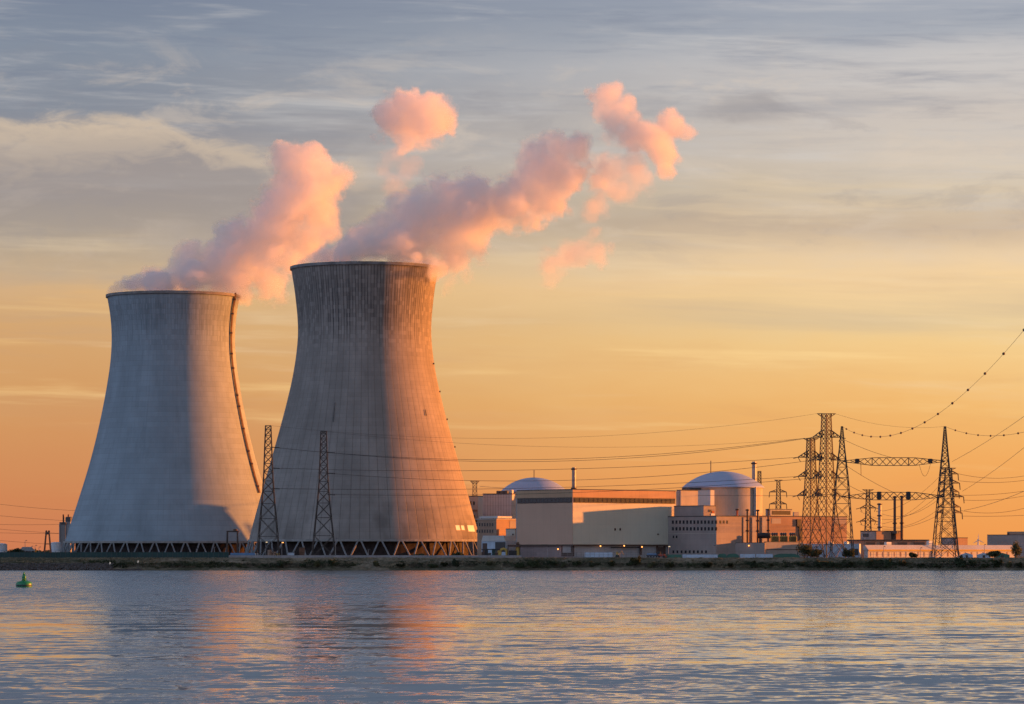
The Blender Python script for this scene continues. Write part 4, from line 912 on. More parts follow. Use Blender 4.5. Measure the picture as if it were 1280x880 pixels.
# the lattice mast beside the grey vent stack
pylon('ventmast', 'tiny lattice mast on the dome edge next to the grey stack', 949.3, 2150., 589, [(589, 1.9), (620, 2.2), (696, 2.6)], [], rl=.22, rb=.13, m=m_lat2, name='lattice_mast_tower', cat='lattice mast')
def truss(label, x0, x1, ya, yt, yb, hang):
    """box truss beam tapering to its two ends"""
    t = thing('truss_beam', label, 'truss beam', (0, Yg - 1.6, 0)); mb = MB(); mb2 = MB()
    w = 1.3; N = 14; pts = []
    for k in range(N + 1):
        q = k / N; px = x0 + (x1 - x0) * q; tp = min(1, min(q, 1 - q) / .30)
        up = ya + (yt - ya) * tp; lo = ya + .9 + (yb - ya - .9) * tp; pts.append((X(px, Yg), Z(up, Yg), Z(lo, Yg)))
    for (a, b) in zip(pts, pts[1:]):
        for s in (-w, w):
            mb.bar((a[0], s, a[1]), (b[0], s, b[1]), .17); mb.bar((a[0], s, a[2]), (b[0], s, b[2]), .17)
            mb2.bar((a[0], s, a[1]), (b[0], s, b[2]), .10); mb2.bar((a[0], s, a[2]), (b[0], s, b[1]), .10)
        mb2.bar((a[0], -w, a[1]), (b[0], w, b[1]), .1); mb2.bar((a[0], -w, a[2]), (b[0], w, b[2]), .1)
    mb.build('chord', m_lat, t); mb2.build('bracing', m_lat, t)
    for q in (.34, .5 + .16): 
        a = pts[int(N * q)]; MB().bar((a[0], -w, a[1]), (a[0], -w, a[2]), .25).build('frame', m_lat, t)
    for px in hang:
        a = min(pts, key=lambda p_: abs(p_[0] - X(px, Yg)))
        MB().bbox(a[0] - 1.1, -w - .5, a[2] + .3, a[0] + 1.1, w + .5, a[1] + .35, .3).build('hanger_box', m_black, t)
    return t, pts
tb1, pu = truss('upper truss beam slung between the two pyramid gantry towers', 1053, 1180.5, 576.2, 572.2, 582, (1075, 1160))
tb2, pl = truss('lower truss beam slung between the two pyramid gantry towers', 1053, 1180.5, 620.4, 615.4, 625, (1096, 1139))
t = thing('portal_crane', 'dark steel portal crane standing before the foot of the pale tower', 'portal crane', (X(290.5, 1880), 1880, G)); k = 1880 / F
for sx in (-6.2, 6.2):
    for sy in (-2, 2): MB().bar((sx * k * 1.12, sy * 1.4, 0), (sx * k, sy * .6, Z(664.5, 1880) - G), .42).build('leg', m_lat, t)
    mb = MB()
    for z in range(2, 12, 3): mb.bar((sx * k * 1.08, -2.4, z), (sx * k * 1.02, 2, z + 3), .16); mb.bar((sx * k * 1.08, 2.4, z), (sx * k * 1.02, -2, z + 3), .16)
    mb.build('brace', m_lat, t)
MB().bbox(-7.2 * k, -1.5, Z(665.2, 1880) - G, 8.2 * k, 1.5, Z(663.4, 1880) - G, .1).build('bridge_beam', m_lat, t)
MB().bbox(1.2 * k, -1.6, Z(663.4, 1880) - G, 6 * k, 1.6, Z(661.2, 1880) - G, .2).build('trolley', m_rust, t)
# A-frame far on the west side
t = thing('a_frame_mast', 'dark A shaped mast with a cabin top on the far west side', 'mast', (X(59.5, 2050), 2050, G)); k = 2050 / F
for sx in (-1, 1):
    for sy in (-1, 1): MB().bar((sx * 4.6 * k, sy * 1.6, 0), (sx * 2.0 * k, sy * .8, Z(668, 2050) - G), .38).build('leg', m_lat2, t)
mb = MB()
for q in (.28, .58): mb.bar((-4.6 * k + 2.6 * k * q, 0, (Z(668, 2050) - G) * q), (4.6 * k - 2.6 * k * q, 0, (Z(668, 2050) - G) * q), .3)
mb.build('cross_tie', m_lat2, t)
MB().bbox(-2.8 * k, -1.2, Z(668.2, 2050) - G, 2.8 * k, 1.2, Z(665, 2050) - G, .3).build('cabin', m_lat2, t)
for sx in (-1.6, 1.7): MB().lathe([(.5, 0), (.7, .5), (.2, 1.)], 10, (sx * k, 0, Z(665, 2050) - G)).build('lamp_head', m_black, t)
# ------------------------------------------------------------------ wires
m_wire = surf('overhead cable', (.06, .05, .045), .6, .05)
def wire(label, A, Bp, sag, r=.11, group=None, n=26, balls=0, ball_r=.55, name='power_cable', cat='power cable', ext=0.):
    A = Vector(A); Bp = Vector(Bp); pts = []
    for k in range(n + 1):
        q = k / n * (1 + ext); p = A.lerp(Bp, q); p.z -= 4 * q * (1 - q) * sag; pts.append(p - A)
    o = MB().tube(pts, r, 4).build(name, m_wire, None, loc=A, fix=False); tag(o, label, cat, group)
    return o
L1 = 'cables strung from the two masts across the ribbed tower to the east pylons'
def px_wire(label, a, b, Ya, Yb, sag_px, r=.09, group=L1, **kw):
    return wire(label, P(*a, Ya), P(*b, Yb), sag_px / F * (Ya + Yb) / 2, r, group, **kw)
px_wire('thin top cable running from the tip of the mast in the tower gap', (338.6, 532), (1021.5, 517), 1850, YP + 8, 23, .05)
px_wire('thin top cable running from the tip of the mast before the ribbed tower', (408, 539.5), (1005, 548), 1850, YP + 20, 15, .05)
px_wire('upper conductor from the mast in the tower gap', (340, 559), (1003, 548), 1850, YP + 20, 21, .10)
px_wire('upper conductor from the mast before the ribbed tower', (409, 565.5), (1017, 546.5), 1850, YP + 8, 20, .10)
px_wire('middle conductor from the mast in the tower gap', (341, 585), (998.5, 571.5), 1850, YP + 20, 9, .10)
px_wire('middle conductor from the mast before the ribbed tower', (410, 591.5), (1017, 575), 1850, YP + 8, 17, .10)
px_wire('lowest conductor from the mast in the tower gap', (342, 610.5), (998.5, 595.5), 1850, YP + 20, 7, .10)
px_wire('lowest conductor from the mast before the ribbed tower', (411.5, 618), (1017, 597.5), 1850, YP + 8, 8, .10)
px_wire('low sagging cable reaching the lowest crossarm of the pylon west of the tallest', (600, 608), (998.5, 619.5), 2250, YP + 20, 4, .10)
for key, pys in (('pole1', (559, 585, 610.5)), ('pole2', (565.5, 591.5, 618))):
    root = [o for o in bpy.data.objects if o.get('label') and 'slender lattice mast' in o['label'] and (('gap' in o['label']) == (key == 'pole1'))][0]
    for py in pys:
        p = P(340 if key == 'pole1' else 409.2, py, 1850) - Vector(root.location); ins_string(p, p + Vector((4.2, 0, -.3)), root, .34)
# river crossing lines with marker balls
def cross_wire(label, A, Bp, zlow, balls, r=.07, nb=16, label2=None):
    """parabola that passes A and B with its lowest point zlow between them"""
    A = Vector(A); Bp = Vector(Bp); pts = []
    d1 = A.z - zlow; d2 = Bp.z - zlow; q0 = math.sqrt(d1) / (math.sqrt(d1) + math.sqrt(d2)); n = 40
    f = lambda q: Vector((A.x + (Bp.x - A.x) * q, A.y + (Bp.y - A.y) * q, zlow + d1 * ((q - q0) / q0) ** 2))
    o = MB().tube([f(k / n) - A for k in range(n + 1)], r, 4).build('power_cable', m_wire, None, loc=A, fix=False)
    tag(o, label, 'power cable', 'cables crossing the river')
    if balls:
        for k in balls: 
            b = MB().blob((0, 0, 0), .5, 1., 2).build('marker_ball', m_rust, o, True); b.location = f(k) - A
            MB().tube([(0, -.75, 0), (0, .75, 0)], .12, 6).build('clamp', m_steel, b)
    return o
tipw = P(1052.5, 533, Yg); tipe = P(1181.2, 533, Yg)
T1 = Vector((X(1280, 1100) - 7.5, 700, 127)); 
cross_wire('cable of dark marker balls rising steeply from the west pyramid tower', tipw, (151, 700, 127), 61.3, [53 * (i + .6) / 1146 for i in range(18)])
cross_wire('cable of dark marker balls dipping gently from the east pyramid tower', tipe, (205, 700, 127), 62.0, [53 * (i + 1) / 1146 for i in range(14)])
def px_line(label, a, Ya, b, Yb, sag, r=.11, g='cables crossing the river'): return wire(label, P(*a, Ya), P(*b, Yb), sag, r * .85, g)
px_line('straight cable rising steeply eastward from the upper truss beam end', (1190, 577), Yg, (1420, 410), 1100, 3.)
px_line('straight cable rising steeply eastward from the lower crossarms of the gantry side', (1203, 614), Yg, (1430, 420), 1120, 4.)
px_line('straight cable rising eastward close above the grey warehouse', (1205, 638), Yg, (1440, 520), 1150, 5.)
px_line('slack cable dropping from the tallest pylon to the upper truss beam', (1049, 546.5), YP + 8, (1117, 572.5), Yg - 2, 1.)
px_line('slack cable dropping from the tallest pylon second arm to the lower truss beam', (1048, 575), YP + 8, (1117, 615.5), Yg - 2, 1.)
px_line('slack cable dropping from the tallest pylon third arm to the lower truss beam', (1047, 598), YP + 8, (1084, 617.5), Yg - 2, .6)
px_line('thin cable from the wing of the tallest pylon to the east pyramid tip', (1044, 517), YP + 8, (1181, 533), Yg, 3.2, .06)
EG = 'cables leading from the hanging insulator pylon'
for i, (a, b, sg) in enumerate((((1197, 592), (1330, 580), 5.), ((1199, 601), (1330, 590), 3.), ((1198, 619), (1330, 604), 2.), ((1204, 625), (1330, 606), 3.), ((1200, 638), (1330, 615), 5.5), ((1202, 645), (1330, 640), 1.))):
    wire(['topmost', 'second', 'third', 'fourth', 'fifth', 'lowest'][i] + ' flat cable running off eastward from the hanging insulator pylon', P(*a, 1905), P(*b, 1990), sg, .10, EG)
WG = 'cables fanning between the far brownish pylon and the hanging insulator pylon'
for i, (a, b, sg) in enumerate((((1095, 639), (1174, 596), 5.), ((1095, 655.5), (1173, 608), 5.), ((1095, 639), (1172, 625), 6.), ((1095, 655.5), (1171, 638), 5.), ((1075, 639), (1173, 619), 9.), ((1075, 655.5), (1171, 645), 5.))):
    wire(['steepest', 'second steepest', 'long sagging', 'low', 'deep sagging', 'lowest'][i] + ' cable fanning from the brownish pylon toward the hanging insulators', P(*a, 2250), P(*b, 1905), sg, .09, WG)
FG = 'faint cables behind the pale tower on the far west side'
for i, (ya, yb, sg) in enumerate(((622, 640, 2), (638, 653, 1.5), (653, 652, 2), (655, 669, 1.5), (664, 666, 1), (670, 684, 1))):
    wire(['topmost', 'second', 'third', 'fourth', 'fifth', 'lowest'][i] + ' faint cable in the orange sky west of the pale tower', P(-60, ya, 2500), P(140, yb, 2500), sg, .09, FG)
DG = 'drop wires under the upper truss beam'
wire('looped jumper wire hanging under the upper truss beam', P(1149, 580, Yg - 1.6), P(1163, 580, Yg - 1.6), 6.5, .09, DG)
wire('straight drop wire under the west end of the upper truss beam', P(1076, 577, Yg - 1.6), P(1076.4, 594.5, Yg - 1.6), .0, .16, DG)
# ------------------------------------------------------------------ west side tanks, fence, lamps, trees, buoy
m_tankw = surf('white tank paint', (.58, .60, .64), .5, .06, .2, .15)
def tank(label, a, b, Y, ytop):
    r = (b - a) / F * Y / 2; t = thing('storage_tank', label, 'storage tank', (X((a + b) / 2, Y), Y, G)); h = Z(ytop, Y) - G
    MB().lathe([(r, -.2), (r, h - r * .18)], 40).build('shell', m_tankw, t, False); MB().lathe([(r + .1, h - r * .18), (r * .8, h - r * .06), (r * .3, h), (.1, h)], 40).build('roof', m_tankw, t, True)
    MB().lathe([(r + .03, h * .45), (r + .18, h * .45), (r + .18, h * .45 + .4), (r + .03, h * .45 + .4)], 40, caps=False).build('band', m_pale, t)
    return t
tank('white storage tank cut by the west edge of the view', -8, 9, 2120, 679)
tank('white storage tank between the A shaped mast and the tall silo', 63.5, 77, 2120, 677.5)
t = thing('filter_silo', 'tall grey silo building with a thin chimney hugging the pale tower', 'silo', (X(80.5, 2230), 2230, G)); k = 2230 / F
h = Z(655, 2230) - G
MB().bbox(-4.8 * k, -4, -.2, 3 * k, 4, h, .4).build('tower', m_conc2, t); MB().bbox(2.0 * k, -3, -.2, 9 * k, 4, Z(648, 2230) - G, .4).build('tower', m_galv, t)
MB().bbox(-5.2 * k, -4.5, h, 3.4 * k, 4.5, h + 1.2, .2).build('top_deck', m_steel, t); MB().bbox(2 * k, -3.4, Z(652, 2230) - G, 9.4 * k, 4.4, Z(646, 2230) - G, .5).build('filter_house', m_steel, t)
MB().tube([(-1.2 * k, 0, h), (-1.2 * k, 0, Z(643, 2230) - G)], .55, 8).build('chimney', m_rust, t); MB().tube([(5 * k, 0, h), (5 * k, 0, Z(643, 2230) - G)], .5, 8).build('chimney', m_rust, t)
MB().bar((-5 * k, -4.3, 0), (-5 * k, -4.3, h), .3).build('downpipe', m_galv, t)
# green mesh fence and thin flood wall along the dyke road
def fence(name, label, cat, px0, px1, Y, hh, m, mp, step, post_h):
    t = thing(name, label, cat, (X(px0, Y), Y, G + .1)); w = (px1 - px0) / F * Y; n = int(w / step); mb = MB()
    mb.box(0, 0, -.2, w, .12, hh); mb.build('panel', m, t)
    proto = MB().box(-.08, -.14, -.3, .08, -.005, post_h).build('post', mp, t)
    for i in range(n + 1):
        o = proto if i == 0 else link_copy(proto, t); o.location = (w * i / n, 0, 0)
    return t
m_mesh = surf('green mesh', (.035, .075, .075), .85, .15, .1, 0., [(0, 2.6, .12, .4)])
fence('mesh_fence', 'long dark green mesh fence along the dyke before the pale tower', 'fence', -90, 286, 1836, 2.9, m_mesh, m_steel, 2.7, 3.5)
m_fl = surf('flood wall concrete', (.30, .29, .30), .85, .15, .1, .2, [(0, 6., .2, .3)])
fence('flood_wall', 'thin grey flood wall running along the dyke top below the ribbed tower', 'wall', 286, 652, 1816.5, 1.25, m_fl, m_conc, 9., 1.35)
m_rail = surf('grey fence', (.20, .19, .20), .8, .15, .1)
def rail_fence(label, px0, px1, Y, hh):
    t = thing('rail_fence', label, 'fence', (X(px0, Y), Y, G)); w = (px1 - px0) / F * Y; mb = MB()
    for z in (.3, hh * .55, hh): mb.bar((0, 0, z), (w, 0, z), .05)
    mb.build('rail', m_rail, t); n = int(w / 2.4); proto = MB().bar((0, -.05, -.1), (0, -.05, hh + .1), .07).build('post', m_rail, t)
    for i in range(n + 1): o = proto if i == 0 else link_copy(proto, t); o.location = (w * i / n, 0, 0)
rail_fence('thin grey rail fence along the foot of the machine hall', 653, 828, 1838, 2.9)
rail_fence('thin rail fence before the pink long shed', 1086, 1166, 1850, 3.2)
def lamp_post(label, px, Y, ytop, lit=None, arm=0.):
    t = thing('lamp_post', label, 'lamp post', (X(px, Y), Y, G)); h = Z(ytop, Y) - G
    MB().tube([(0, 0, -.1), (0, 0, h)], [.2, .12], 6).build('pole', m_galv, t)
    if arm: MB().tube([(0, 0, h), (arm, -.2, h + .15)], .09, 6).build('arm', m_galv, t)
    MB().bbox(arm - .5, -.5, h - .05, arm + .5, .3, h + .3, .1).build('lamp_head', lit or m_steel, t)
for px, yt, lit, lab in ((332.2, 678, m_lampw, 'lit lamp post close beside the mast in the tower gap'), (352.3, 678.5, m_lamp, 'lit orange lamp post east of the mast in the tower gap'), (419.5, 673, None, 'unlit lamp post next to the mast before the ribbed tower'),
                         (460.3, 687, None, 'short unlit lamp post under the middle of the ribbed tower'), (245.5, 686, None, 'short lamp post behind the green fence nearest the portal crane'), (268, 684, None, 'pale lamp post behind the green fence under the pale tower'),
                         (684.3, 684, None, 'slim lamp post before the brown end of the machine hall'), (835.4, 683.5, m_lampw, 'small lit lamp post at the corner between hall and office block'), (892.3, 682, None, 'slim lamp post at the sunlit corner of the office block'),
                         (1104.5, 683.5, None, 'dark lamp post before the pink long shed near its roof light'), (1150.5, 685, None, 'dark lamp post before the pink long shed west of the gantry tower'), (1230.4, 681, None, 'dark lamp post over the east end of the long shed')):
    lamp_post(lab, px, 1850. if px < 1100 else 1866., yt, lit, .5)
# far west lamp poles
for px, yt, lab in ((31.3, 676, 'tallest thin lamp pole of the far west skyline'), (39, 683, 'first short lamp pole east of the tallest one on the far west skyline'), (43.8, 682, 'second short lamp pole on the far west skyline'), (48.6, 684, 'short lamp pole nearest the A shaped mast')):
    lamp_post(lab, px, 2100., yt, None, .8)
t = thing('far_building', 'little dark house with a pale roof on the far west skyline', 'house', (X(25, 2150), 2150, G))
MB().box(0, 0, -.2, 8, 6, 3.6).build('wall', m_brownm, t); MB().prism([(-.6, 3.6), (8.6, 3.6), (6.5, 6.2), (1.5, 6.2)], -.5, 6.5).build('roof', m_galv, t)
# sunlit clutter at the foot of the ribbed tower
for i, (px, w, hh, m, lab) in enumerate(((337, 3.4, 4.2, m_brick, 'sunlit orange crate stack beside the lit lamp post'), (342.5, 3.8, 3.2, m_brick, 'low sunlit brown crate left of the rusty skip'), (347, 3., 2.4, m_yellow, 'small sunlit yellow crate beside the lit orange lamp post'))):
    Y = 1848.; t = thing('crate', lab, 'crate', (X(px, Y), Y, G), R(35)); k = Y / F
    MB().bbox(-w * k / 2, -1, 0, w * k / 2, 1, hh, .08).build('box', m, t)
    for z in (.25, .7): MB().box(-w * k / 2 - .06, -1.06, hh * z, w * k / 2 + .06, 1.06, hh * z + .18).build('batten', m_brownm, t)
for px, w, hh, m, lab in ((364, 8, 3.0, m_pale, 'pale grey skip behind the flood wall'), (377.5, 7, 5.6, m_rust, 'tall rusty skip behind the flood wall')):
    Y = 1856.; k = Y / F; t = thing('skip', lab, 'skip', (X(px, Y), Y, G)); a = w * k / 2
    MB().prism([(-a * .85, 0), (a * .85, 0), (a, hh), (-a, hh)], -1.2, 1.2).build('bin', m, t); MB().box(-a - .1, -1.3, hh - .25, a + .1, 1.3, hh + .05).build('rim', m_steel, t)
container('pale container by the pale tower side of the portal crane', 318.8, 322.5, 1846, 5.5, m_whitew)
# wind turbine far behind
t = thing('wind_turbine', 'tiny distant wind turbine beside the grey warehouse', 'wind turbine', (X(1222.8, 5000), 5000, G)); h = Z(677.5, 5000) - G
zz = Z(675, 5000) - G
MB().tube([(0, 0, 0), (0, 0, zz)], [1.6, 1.0], 10).build('mast', m_tankw, t); MB().bbox(-1.2, -3, zz - .8, 1.2, 3, zz + 1.2, .3).build('nacelle', m_tankw, t)
for a in (92, 212, 332):
    c, s_ = math.cos(R(a)), math.sin(R(a)); Lb = 12.5
    MB().tube([(0, -3.4, zz), (c * 4, -3.4, zz + s_ * 4), (c * 9, -3.4, zz + s_ * 9)], [.4, .6, .15], 6).build('blade', m_tankw, t)
# ------------------------------------------------------------------ bank furniture
m_rock = surf('jetty stone', (.10, .085, .08), .95, .35, .6, bump=1.)
def stone_heap(mb, x0, x1, y0, y1, z0, z1, n, rmin, rmax, rnd):
    for _ in range(n):
        q = rnd.random(); mb.blob((rnd.uniform(x0, x1), y0 + (y1 - y0) * q + rnd.uniform(-1, 1), z0 + (z1 - z0) * q + rnd.uniform(-.2, .2)), rnd.uniform(rmin, rmax), rnd.uniform(.5, .8), 1)
rnd = random.Random(3)
mb = MB(); stone_heap(mb, X(-20, 1793), X(140, 1793), 1792.5, 1803, .1, 3.6, 2600, .25, .75, rnd)
for i, v in enumerate(mb.v): mb.v[i] = (v[0] + .18 * nz(v[0], v[1], 3.), v[1], v[2] + .15 * nz(v[0], v[2], 3., 4))
tag(mb.build('riprap_stones', m_rock, fix=False), kind='stuff', label='dark riprap stones covering the west foot of the river bank', cat='stones')
m_beac = surf('beacon board with glow', (.8, .75, .65), .5, .01, emit=(1., .75, .5), emit_s=.06)  # weak emission keeps the white boards from turning grey in the shade
t = thing('landing_stage', 'low dark stone landing stage running into the river on the west side', 'landing stage', (X(152, 1788), 1788, 0))
w = 26 / F * 1788
mb = MB(); mb.prism([(-w, -.6), (w, -.6), (w * .9, 1.0), (-w * .75, .55)], -3, 8); mb.build('ramp', m_rock, t)
mb = MB(); stone_heap(mb, -w, w, -3.2, 0, 0, .4, 160, .25, .6, rnd); mb.build('stone_edge', m_rock, t, fix=False)
for px, py, lab in ((137.5, 704, 'small white beacon with added glow at the outer end of the landing stage'), (172.5, 702, 'small white beacon with added glow at the shore end of the landing stage')):
    t = thing('beacon', lab, 'beacon', (X(px, 1787), 1787, .5 if px < 150 else .9)); h = Z(py, 1787) - (.5 if px < 150 else .9)
    MB().tube([(0, 0, 0), (0, 0, h - .8)], .18, 8).build('post', m_steel, t); MB().prism([(-.35, -.6), (.3, -.4), (.45, .5), (-.2, .65)], -.2, .2).build('board', m_beac, t).location = (0, 0, h)
# buoy
Yb = 958.; k = Yb / F
m_buoy = surf('green buoy paint', (.012, .21, .08), .4, .12, .8, .2, spec=.5)
t = thing('buoy', 'bright green lateral buoy floating on the river', 'buoy', (X(30, Yb), Yb, 0), R(20))
MB().lathe([(8.8 * k, -.5), (9.7 * k, -.25), (10. * k, .35), (9.9 * k, 1.0), (9.3 * k, 1.35), (8. * k, 1.55), (4.2 * k, 1.72), (2.9 * k, 1.85)], 40).build('float', m_buoy, t, True)
MB().lathe([(10.05 * k, .25), (10.2 * k, .35), (10.2 * k, .6), (10.05 * k, .7)], 40, caps=False).build('fender', m_dkgreen, t)
MB().lathe([(2.9 * k, 1.8), (2.2 * k, 2.4), (2.8 * k, 2.6), (2.7 * k, 3.0), (1.9 * k, 3.25), (1.6 * k, 3.6)], 24).build('tower', m_buoy, t, True)
MB().lathe([(1.5 * k, 3.55), (.9 * k, 3.9), (.55 * k, 4.3), (.1 * k, 4.35)], 20).build('top_mark', m_buoy, t, True)
for a in (0, 120, 240): MB().bar((math.cos(R(a)) * 5 * k, math.sin(R(a)) * 5 * k, 1.5), (math.cos(R(a)) * 2 * k, math.sin(R(a)) * 2 * k, 2.6), .05).build('stay', m_buoy, t)
# ------------------------------------------------------------------ vegetation
def leaf_mat(name, c0, c1):
    m = bpy.data.materials.new(name); m.use_nodes = True; t = NT(m.node_tree); b = m.node_tree.nodes['Principled BSDF']
    co = t.n('ShaderNodeNewGeometry').outputs['Position']; n = t.noise(co, .55, 4., .7); n2 = t.noise(co, .06, 3.)
    c = t.mix(t.step(t.m('ADD', t.m('MULTIPLY', n, .6), t.m('MULTIPLY', n2, .4)), .36, .64), c0, c1)
    t.put(b.inputs['Base Color'], c); b.inputs['Roughness'].default_value = .8; b.inputs['Specular IOR Level'].default_value = .2
    return m
m_leaf = leaf_mat('bush leaves', (.016, .026, .013), (.06, .075, .034)); m_leaf2 = leaf_mat('olive leaves', (.035, .042, .02), (.10, .10, .045))
m_grass = leaf_mat('dry grass', (.075, .07, .04), (.34, .27, .18)); m_reed = leaf_mat('reed', (.05, .046, .032), (.17, .14, .10))
m_bark = surf('bark', (.06, .045, .035), .9, .25)
def leaves(mb, c, rx, rz, n, s, rnd, lobes=7):
    cs = [(Vector((rnd.gauss(0, .45) * rx, rnd.gauss(0, .45) * rx, rnd.uniform(.25, .85) * rz)), rnd.uniform(.35, .6)) for _ in range(lobes)]
    for _ in range(n):
        l, lr = rnd.choice(cs); d = Vector((rnd.gauss(0, 1), rnd.gauss(0, 1), rnd.gauss(0, 1))).normalized() * (rnd.random() ** .4) * lr
        p = Vector(c) + l + Vector((d.x * rx, d.y * rx, d.z * rz * .9))
        if p.z < c[2]: p.z = c[2] + rnd.random() * .4
        a = Vector((rnd.gauss(0, 1), rnd.gauss(0, 1), rnd.gauss(0, 1))).normalized(); b = a.orthogonal().normalized(); q = s * rnd.uniform(.6, 1.4)
        mb.add([p - a * q - b * q * .6, p + a * q - b * q * .5, p + a * q * .8 + b * q * .6, p - a * q * .7 + b * q * .5], [(0, 1, 2, 3)])
    return mb
def bush_proto(seed, lf, label):
    rnd = random.Random(seed); t = thing('bush', label, 'bush', (0, 0, 0), 0, 'bushes on the river bank')
    leaves(MB(), (0, 0, 0), 1., 1.1, 420, .13, rnd).build('foliage', lf, t, fix=False)
    mb = MB()
    for i in range(4): a = rnd.uniform(0, 6.28); mb.bar((0, 0, -.1), (math.cos(a) * .5, math.sin(a) * .5, .6), .04)
    mb.build('stem', m_bark, t); return t
protos = [bush_proto(11 + i, m_leaf if i < 3 else m_leaf2, '') for i in range(5)]
def bank_top(x, y):
    dy = y - 1794; 
    for (a, za), (b, zb) in zip(BANK, BANK[1:]):
        if a <= dy <= b:
            za = crest(x) if za > 1e8 else za; zb = crest(x) if zb > 1e8 else zb; return za + (zb - za) * (dy - a) / (b - a)
    return G
# (column, width px, height px, distance up the slope m, kind)
bl = [(1200.5, 13, 11, 9, 0), (1215.5, 12, 9, 9, 1), (1247, 13, 9, 8, 2), (1262, 9, 6, 8, 3), (796, 11, 9, 14, 0), (788, 9, 5, 11, 1), (816, 14, 5, 9, 3), (766, 10, 6, 10, 2), (742, 12, 5, 10, 0), (722, 10, 6, 11, 1), (705, 9, 4, 9, 3), (690, 12, 6, 12, 2), (668, 14, 6, 10, 0), (650, 11, 5, 9, 1),
      (610, 9, 6, 11, 4), (569, 13, 7, 12, 0), (556, 9, 5, 10, 2), (540, 11, 4, 8, 1), (502, 10, 4, 9, 0), (470, 13, 6, 9, 4), (440, 9, 4, 9, 3), (414, 12, 7, 12, 2), (398, 10, 6, 10, 4), (378, 9, 4, 9, 1), (352, 14, 6, 11, 0), (330, 9, 4, 9, 2), (300, 8, 4, 8, 3),
      (840, 12, 5, 9, 4), (862, 9, 4, 10, 1), (885, 14, 5, 9, 2), (912, 10, 4, 10, 3), (941, 12, 5, 12, 0), (965, 9, 4, 9, 4), (1000, 12, 5, 10, 2), (1026, 16, 7, 9, 0), (1042, 12, 6, 9, 1), (1062, 9, 5, 10, 3), (1090, 10, 6, 12, 2), (1112, 12, 7, 13, 0), (1130, 12, 6, 10, 4), (1152, 9, 4, 9, 1), (1172, 11, 4, 8, 3), (1232, 9, 4, 8, 2), (1274, 10, 5, 9, 0)]
near = [(404.5, 'the mast before the ribbed tower'), (335, 'the mast in the tower gap'), (455, 'the middle of the ribbed tower'), (540, 'the sunlit side of the ribbed tower'), (605, 'the sunlit foot of the ribbed tower'), (680, 'the brown end of the machine hall'), (755, 'the lamps of the machine hall'), (815, 'the hall loading door'),
        (865, 'the office block'), (910, 'the sunlit office corner'), (940, 'the upright pipes'), (985, 'the transformers'), (1020, 'the tallest pylon'), (1055, 'the west gantry tower'), (1115, 'the three chimneys'), (1150, 'the pink long shed'), (1181, 'the east gantry tower'), (1222, 'the wind turbine'), (1262, 'the grey warehouse')]
cnt = {}
for i, (px, w, h, dy, kd) in enumerate(bl):
    dy = dy * .45 if kd != 9 else dy; Y = 1794 + dy; pr_ = protos[kd]; nm = min(near, key=lambda q: abs(q[0] - px))[1]
    size = 'large round' if w >= 13 and h >= 7 else 'broad' if w >= 13 else 'tall' if h >= 7 else 'low' if h <= 4 else 'small'
    tone = 'dark green' if kd < 3 else 'olive'
    lab = f'{size} {tone} bush on the bank below {nm}'
    cnt[lab] = cnt.get(lab, 0) + 1
    if cnt[lab] > 1: lab = f'{size} {tone} bush east of its twin below {nm}' if cnt[lab] == 2 else f'easternmost {size} {tone} bush below {nm}'
    o = copy_tree(pr_, (X(px, Y), Y, bank_top(X(px, Y), Y) - .15), random.uniform(0, 6), lab)
    sx = w / F * Y / 2; o.scale = (sx, sx, h / F * Y)
for p_ in protos:
    for c in list(p_.children): bpy.data.objects.remove(c)
    bpy.data.objects.remove(p_)
def tree(label, px, Y, ytop, wpx, seed, lf, name='tree', trunk=.25):
    rnd = random.Random(seed); t = thing(name, label, 'tree', (X(px, Y), Y, G)); h = Z(ytop, Y) - G; w = wpx / F * Y / 2
    mb = MB(); mb.bar((0, 0, -.2), (0, 0, h * .5), trunk, 6, trunk * .6)
    for i in range(6): a = rnd.uniform(0, 6.28); mb.bar((0, 0, h * .3), (math.cos(a) * w * .6, math.sin(a) * w * .6, h * rnd.uniform(.5, .8)), trunk * .4, 5, trunk * .15)
    mb.build('trunk', m_bark, t); leaves(MB(), (0, 0, h * .12), w, h * .92, 1500, .28, rnd, 12).build('crown', lf, t, fix=False)
tree('lone small bushy tree at the east end before the grey warehouse', 1270, 1840, 680.5, 15, 5, m_leaf2)
tree('dark bushy shrub tree at the foot of the tallest pylon', 1006, 1840, 683, 19, 6, m_leaf); tree('low dark shrub tree beside the dark shrub at the pylon foot', 1021, 1838, 688, 13, 7, m_leaf2)
tree('dark shrub tree between the west gantry tower and the pink shed', 1061, 1838, 686.5, 15, 8, m_leaf); tree('low wide shrub tree before the green tent', 1243, 1838, 689.5, 20, 9, m_leaf)
tree('dark round bush tree on the far west skyline', 20, 2140, 687, 14, 10, m_leaf); tree('dark low shrub west of the far little house', 8, 2150, 690, 12, 16, m_leaf)
tree('small dark shrub by the rail fence of the pink shed', 1140, 1838, 691.5, 9, 12, m_leaf); tree('green shrub at the sunlit foot of the ribbed tower', 573, 1832, 691.5, 12, 13, m_leaf); tree('green shrub by the middle columns of the ribbed tower', 524, 1832, 693, 14, 14, m_leaf2)
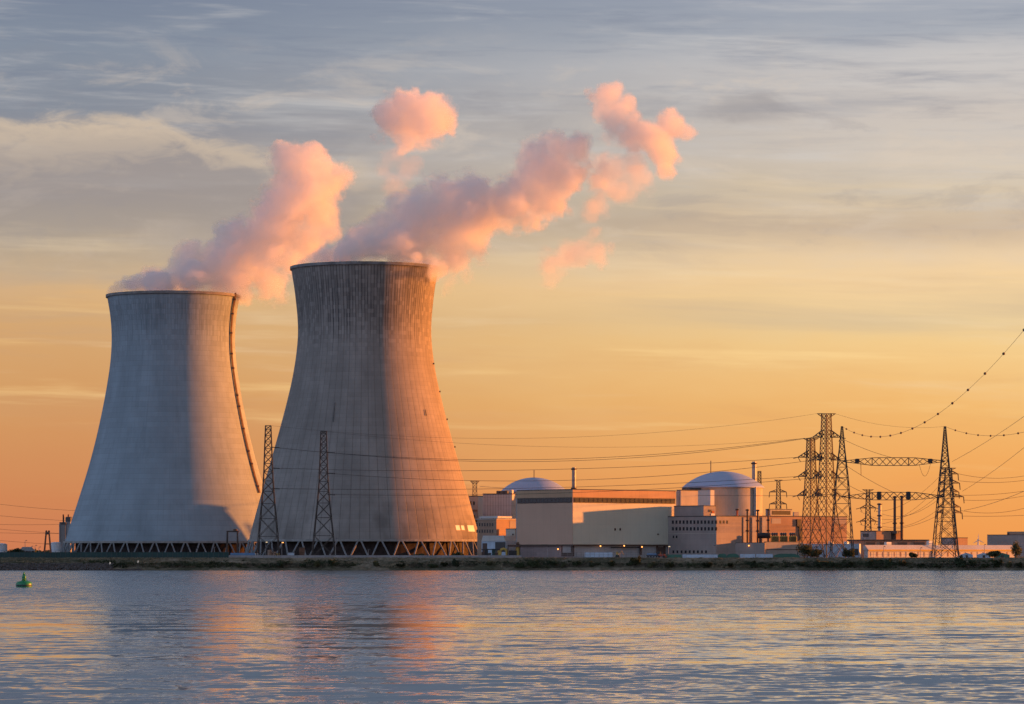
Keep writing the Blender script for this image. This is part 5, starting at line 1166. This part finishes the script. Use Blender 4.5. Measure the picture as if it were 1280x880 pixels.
# far tree line and bank grasses: nobody could count them
rnd = random.Random(21); mb = MB()
for i in range(260):
    x = X(-40 + rnd.random() * 160, 2600); leaves(mb, (x, 2600 + rnd.uniform(-30, 30), G), rnd.uniform(3, 7), rnd.uniform(2.0, 4.), 40, .7, rnd, 3)
for i in range(300):
    x = X(1190 + rnd.random() * 130, 3600); leaves(mb, (x, 3600 + rnd.uniform(-30, 30), G), rnd.uniform(4, 9), rnd.uniform(4, 8.), 40, 1., rnd, 3)
tag(mb.build('treeline', m_leaf, fix=False), 'low dark tree line on the far skyline', 'tree line', kind='stuff')
mb = MB(); mb2 = MB()
for i in range(52000):
    x = rnd.uniform(-300, 300); dy = rnd.uniform(3, 17.5); y = 1794 + dy
    p = nz(x, dy * 3, .05, 9) + .6 * nz(x, dy * 3, .2, 4)
    if x < X(140, 1800) and dy < 10: continue
    reed = dy < 8.5 and nz(x, 0, .02, 30) > -.1
    if not reed and p < -.1: continue
    z = bank_top(x, y); hh = rnd.uniform(.7, 1.5) * (.75 if reed else .6 if dy < 12 else .22); a = rnd.uniform(0, PI); w = rnd.uniform(.15, .4); ln = rnd.uniform(-.4, .4)
    dx, dyy = math.cos(a) * w, math.sin(a) * w
    (mb2 if reed else mb).add([(x - dx, y - dyy, z - .2), (x + dx, y + dyy, z - .2), (x + ln + dx * .2, y + ln * .4, z + hh)], [(0, 1, 2)])
tag(mb.build('bank_grass', m_grass, fix=False), 'dry tufted grass over the river bank', 'grass', kind='stuff')
mb3 = MB()
for i in range(2600):
    x = rnd.uniform(-300, 300); dy = rnd.uniform(2.5, 12.5)
    q = nz(x, dy * 2.5, .035, 17) + .7 * nz(x, dy * 3, .13, 23) - .05 * abs(dy - 6)
    if q < -.12 or (x < X(140, 1800) and dy < 9): continue
    h_ = rnd.uniform(.7, 1.7) * (1. if q > .15 else .7); leaves(mb3, (x, 1794 + dy, bank_top(x, 1794 + dy) - .2), rnd.uniform(.8, 2.2), h_, 34, .22, rnd, 4)
tag(mb3.build('bank_scrub', m_leaf, fix=False), 'low dark scrub growing over the river bank', 'scrub', kind='stuff')
tag(mb2.build('bank_reeds', m_reed, fix=False), 'brown reeds along the foot of the river bank', 'reeds', kind='stuff')
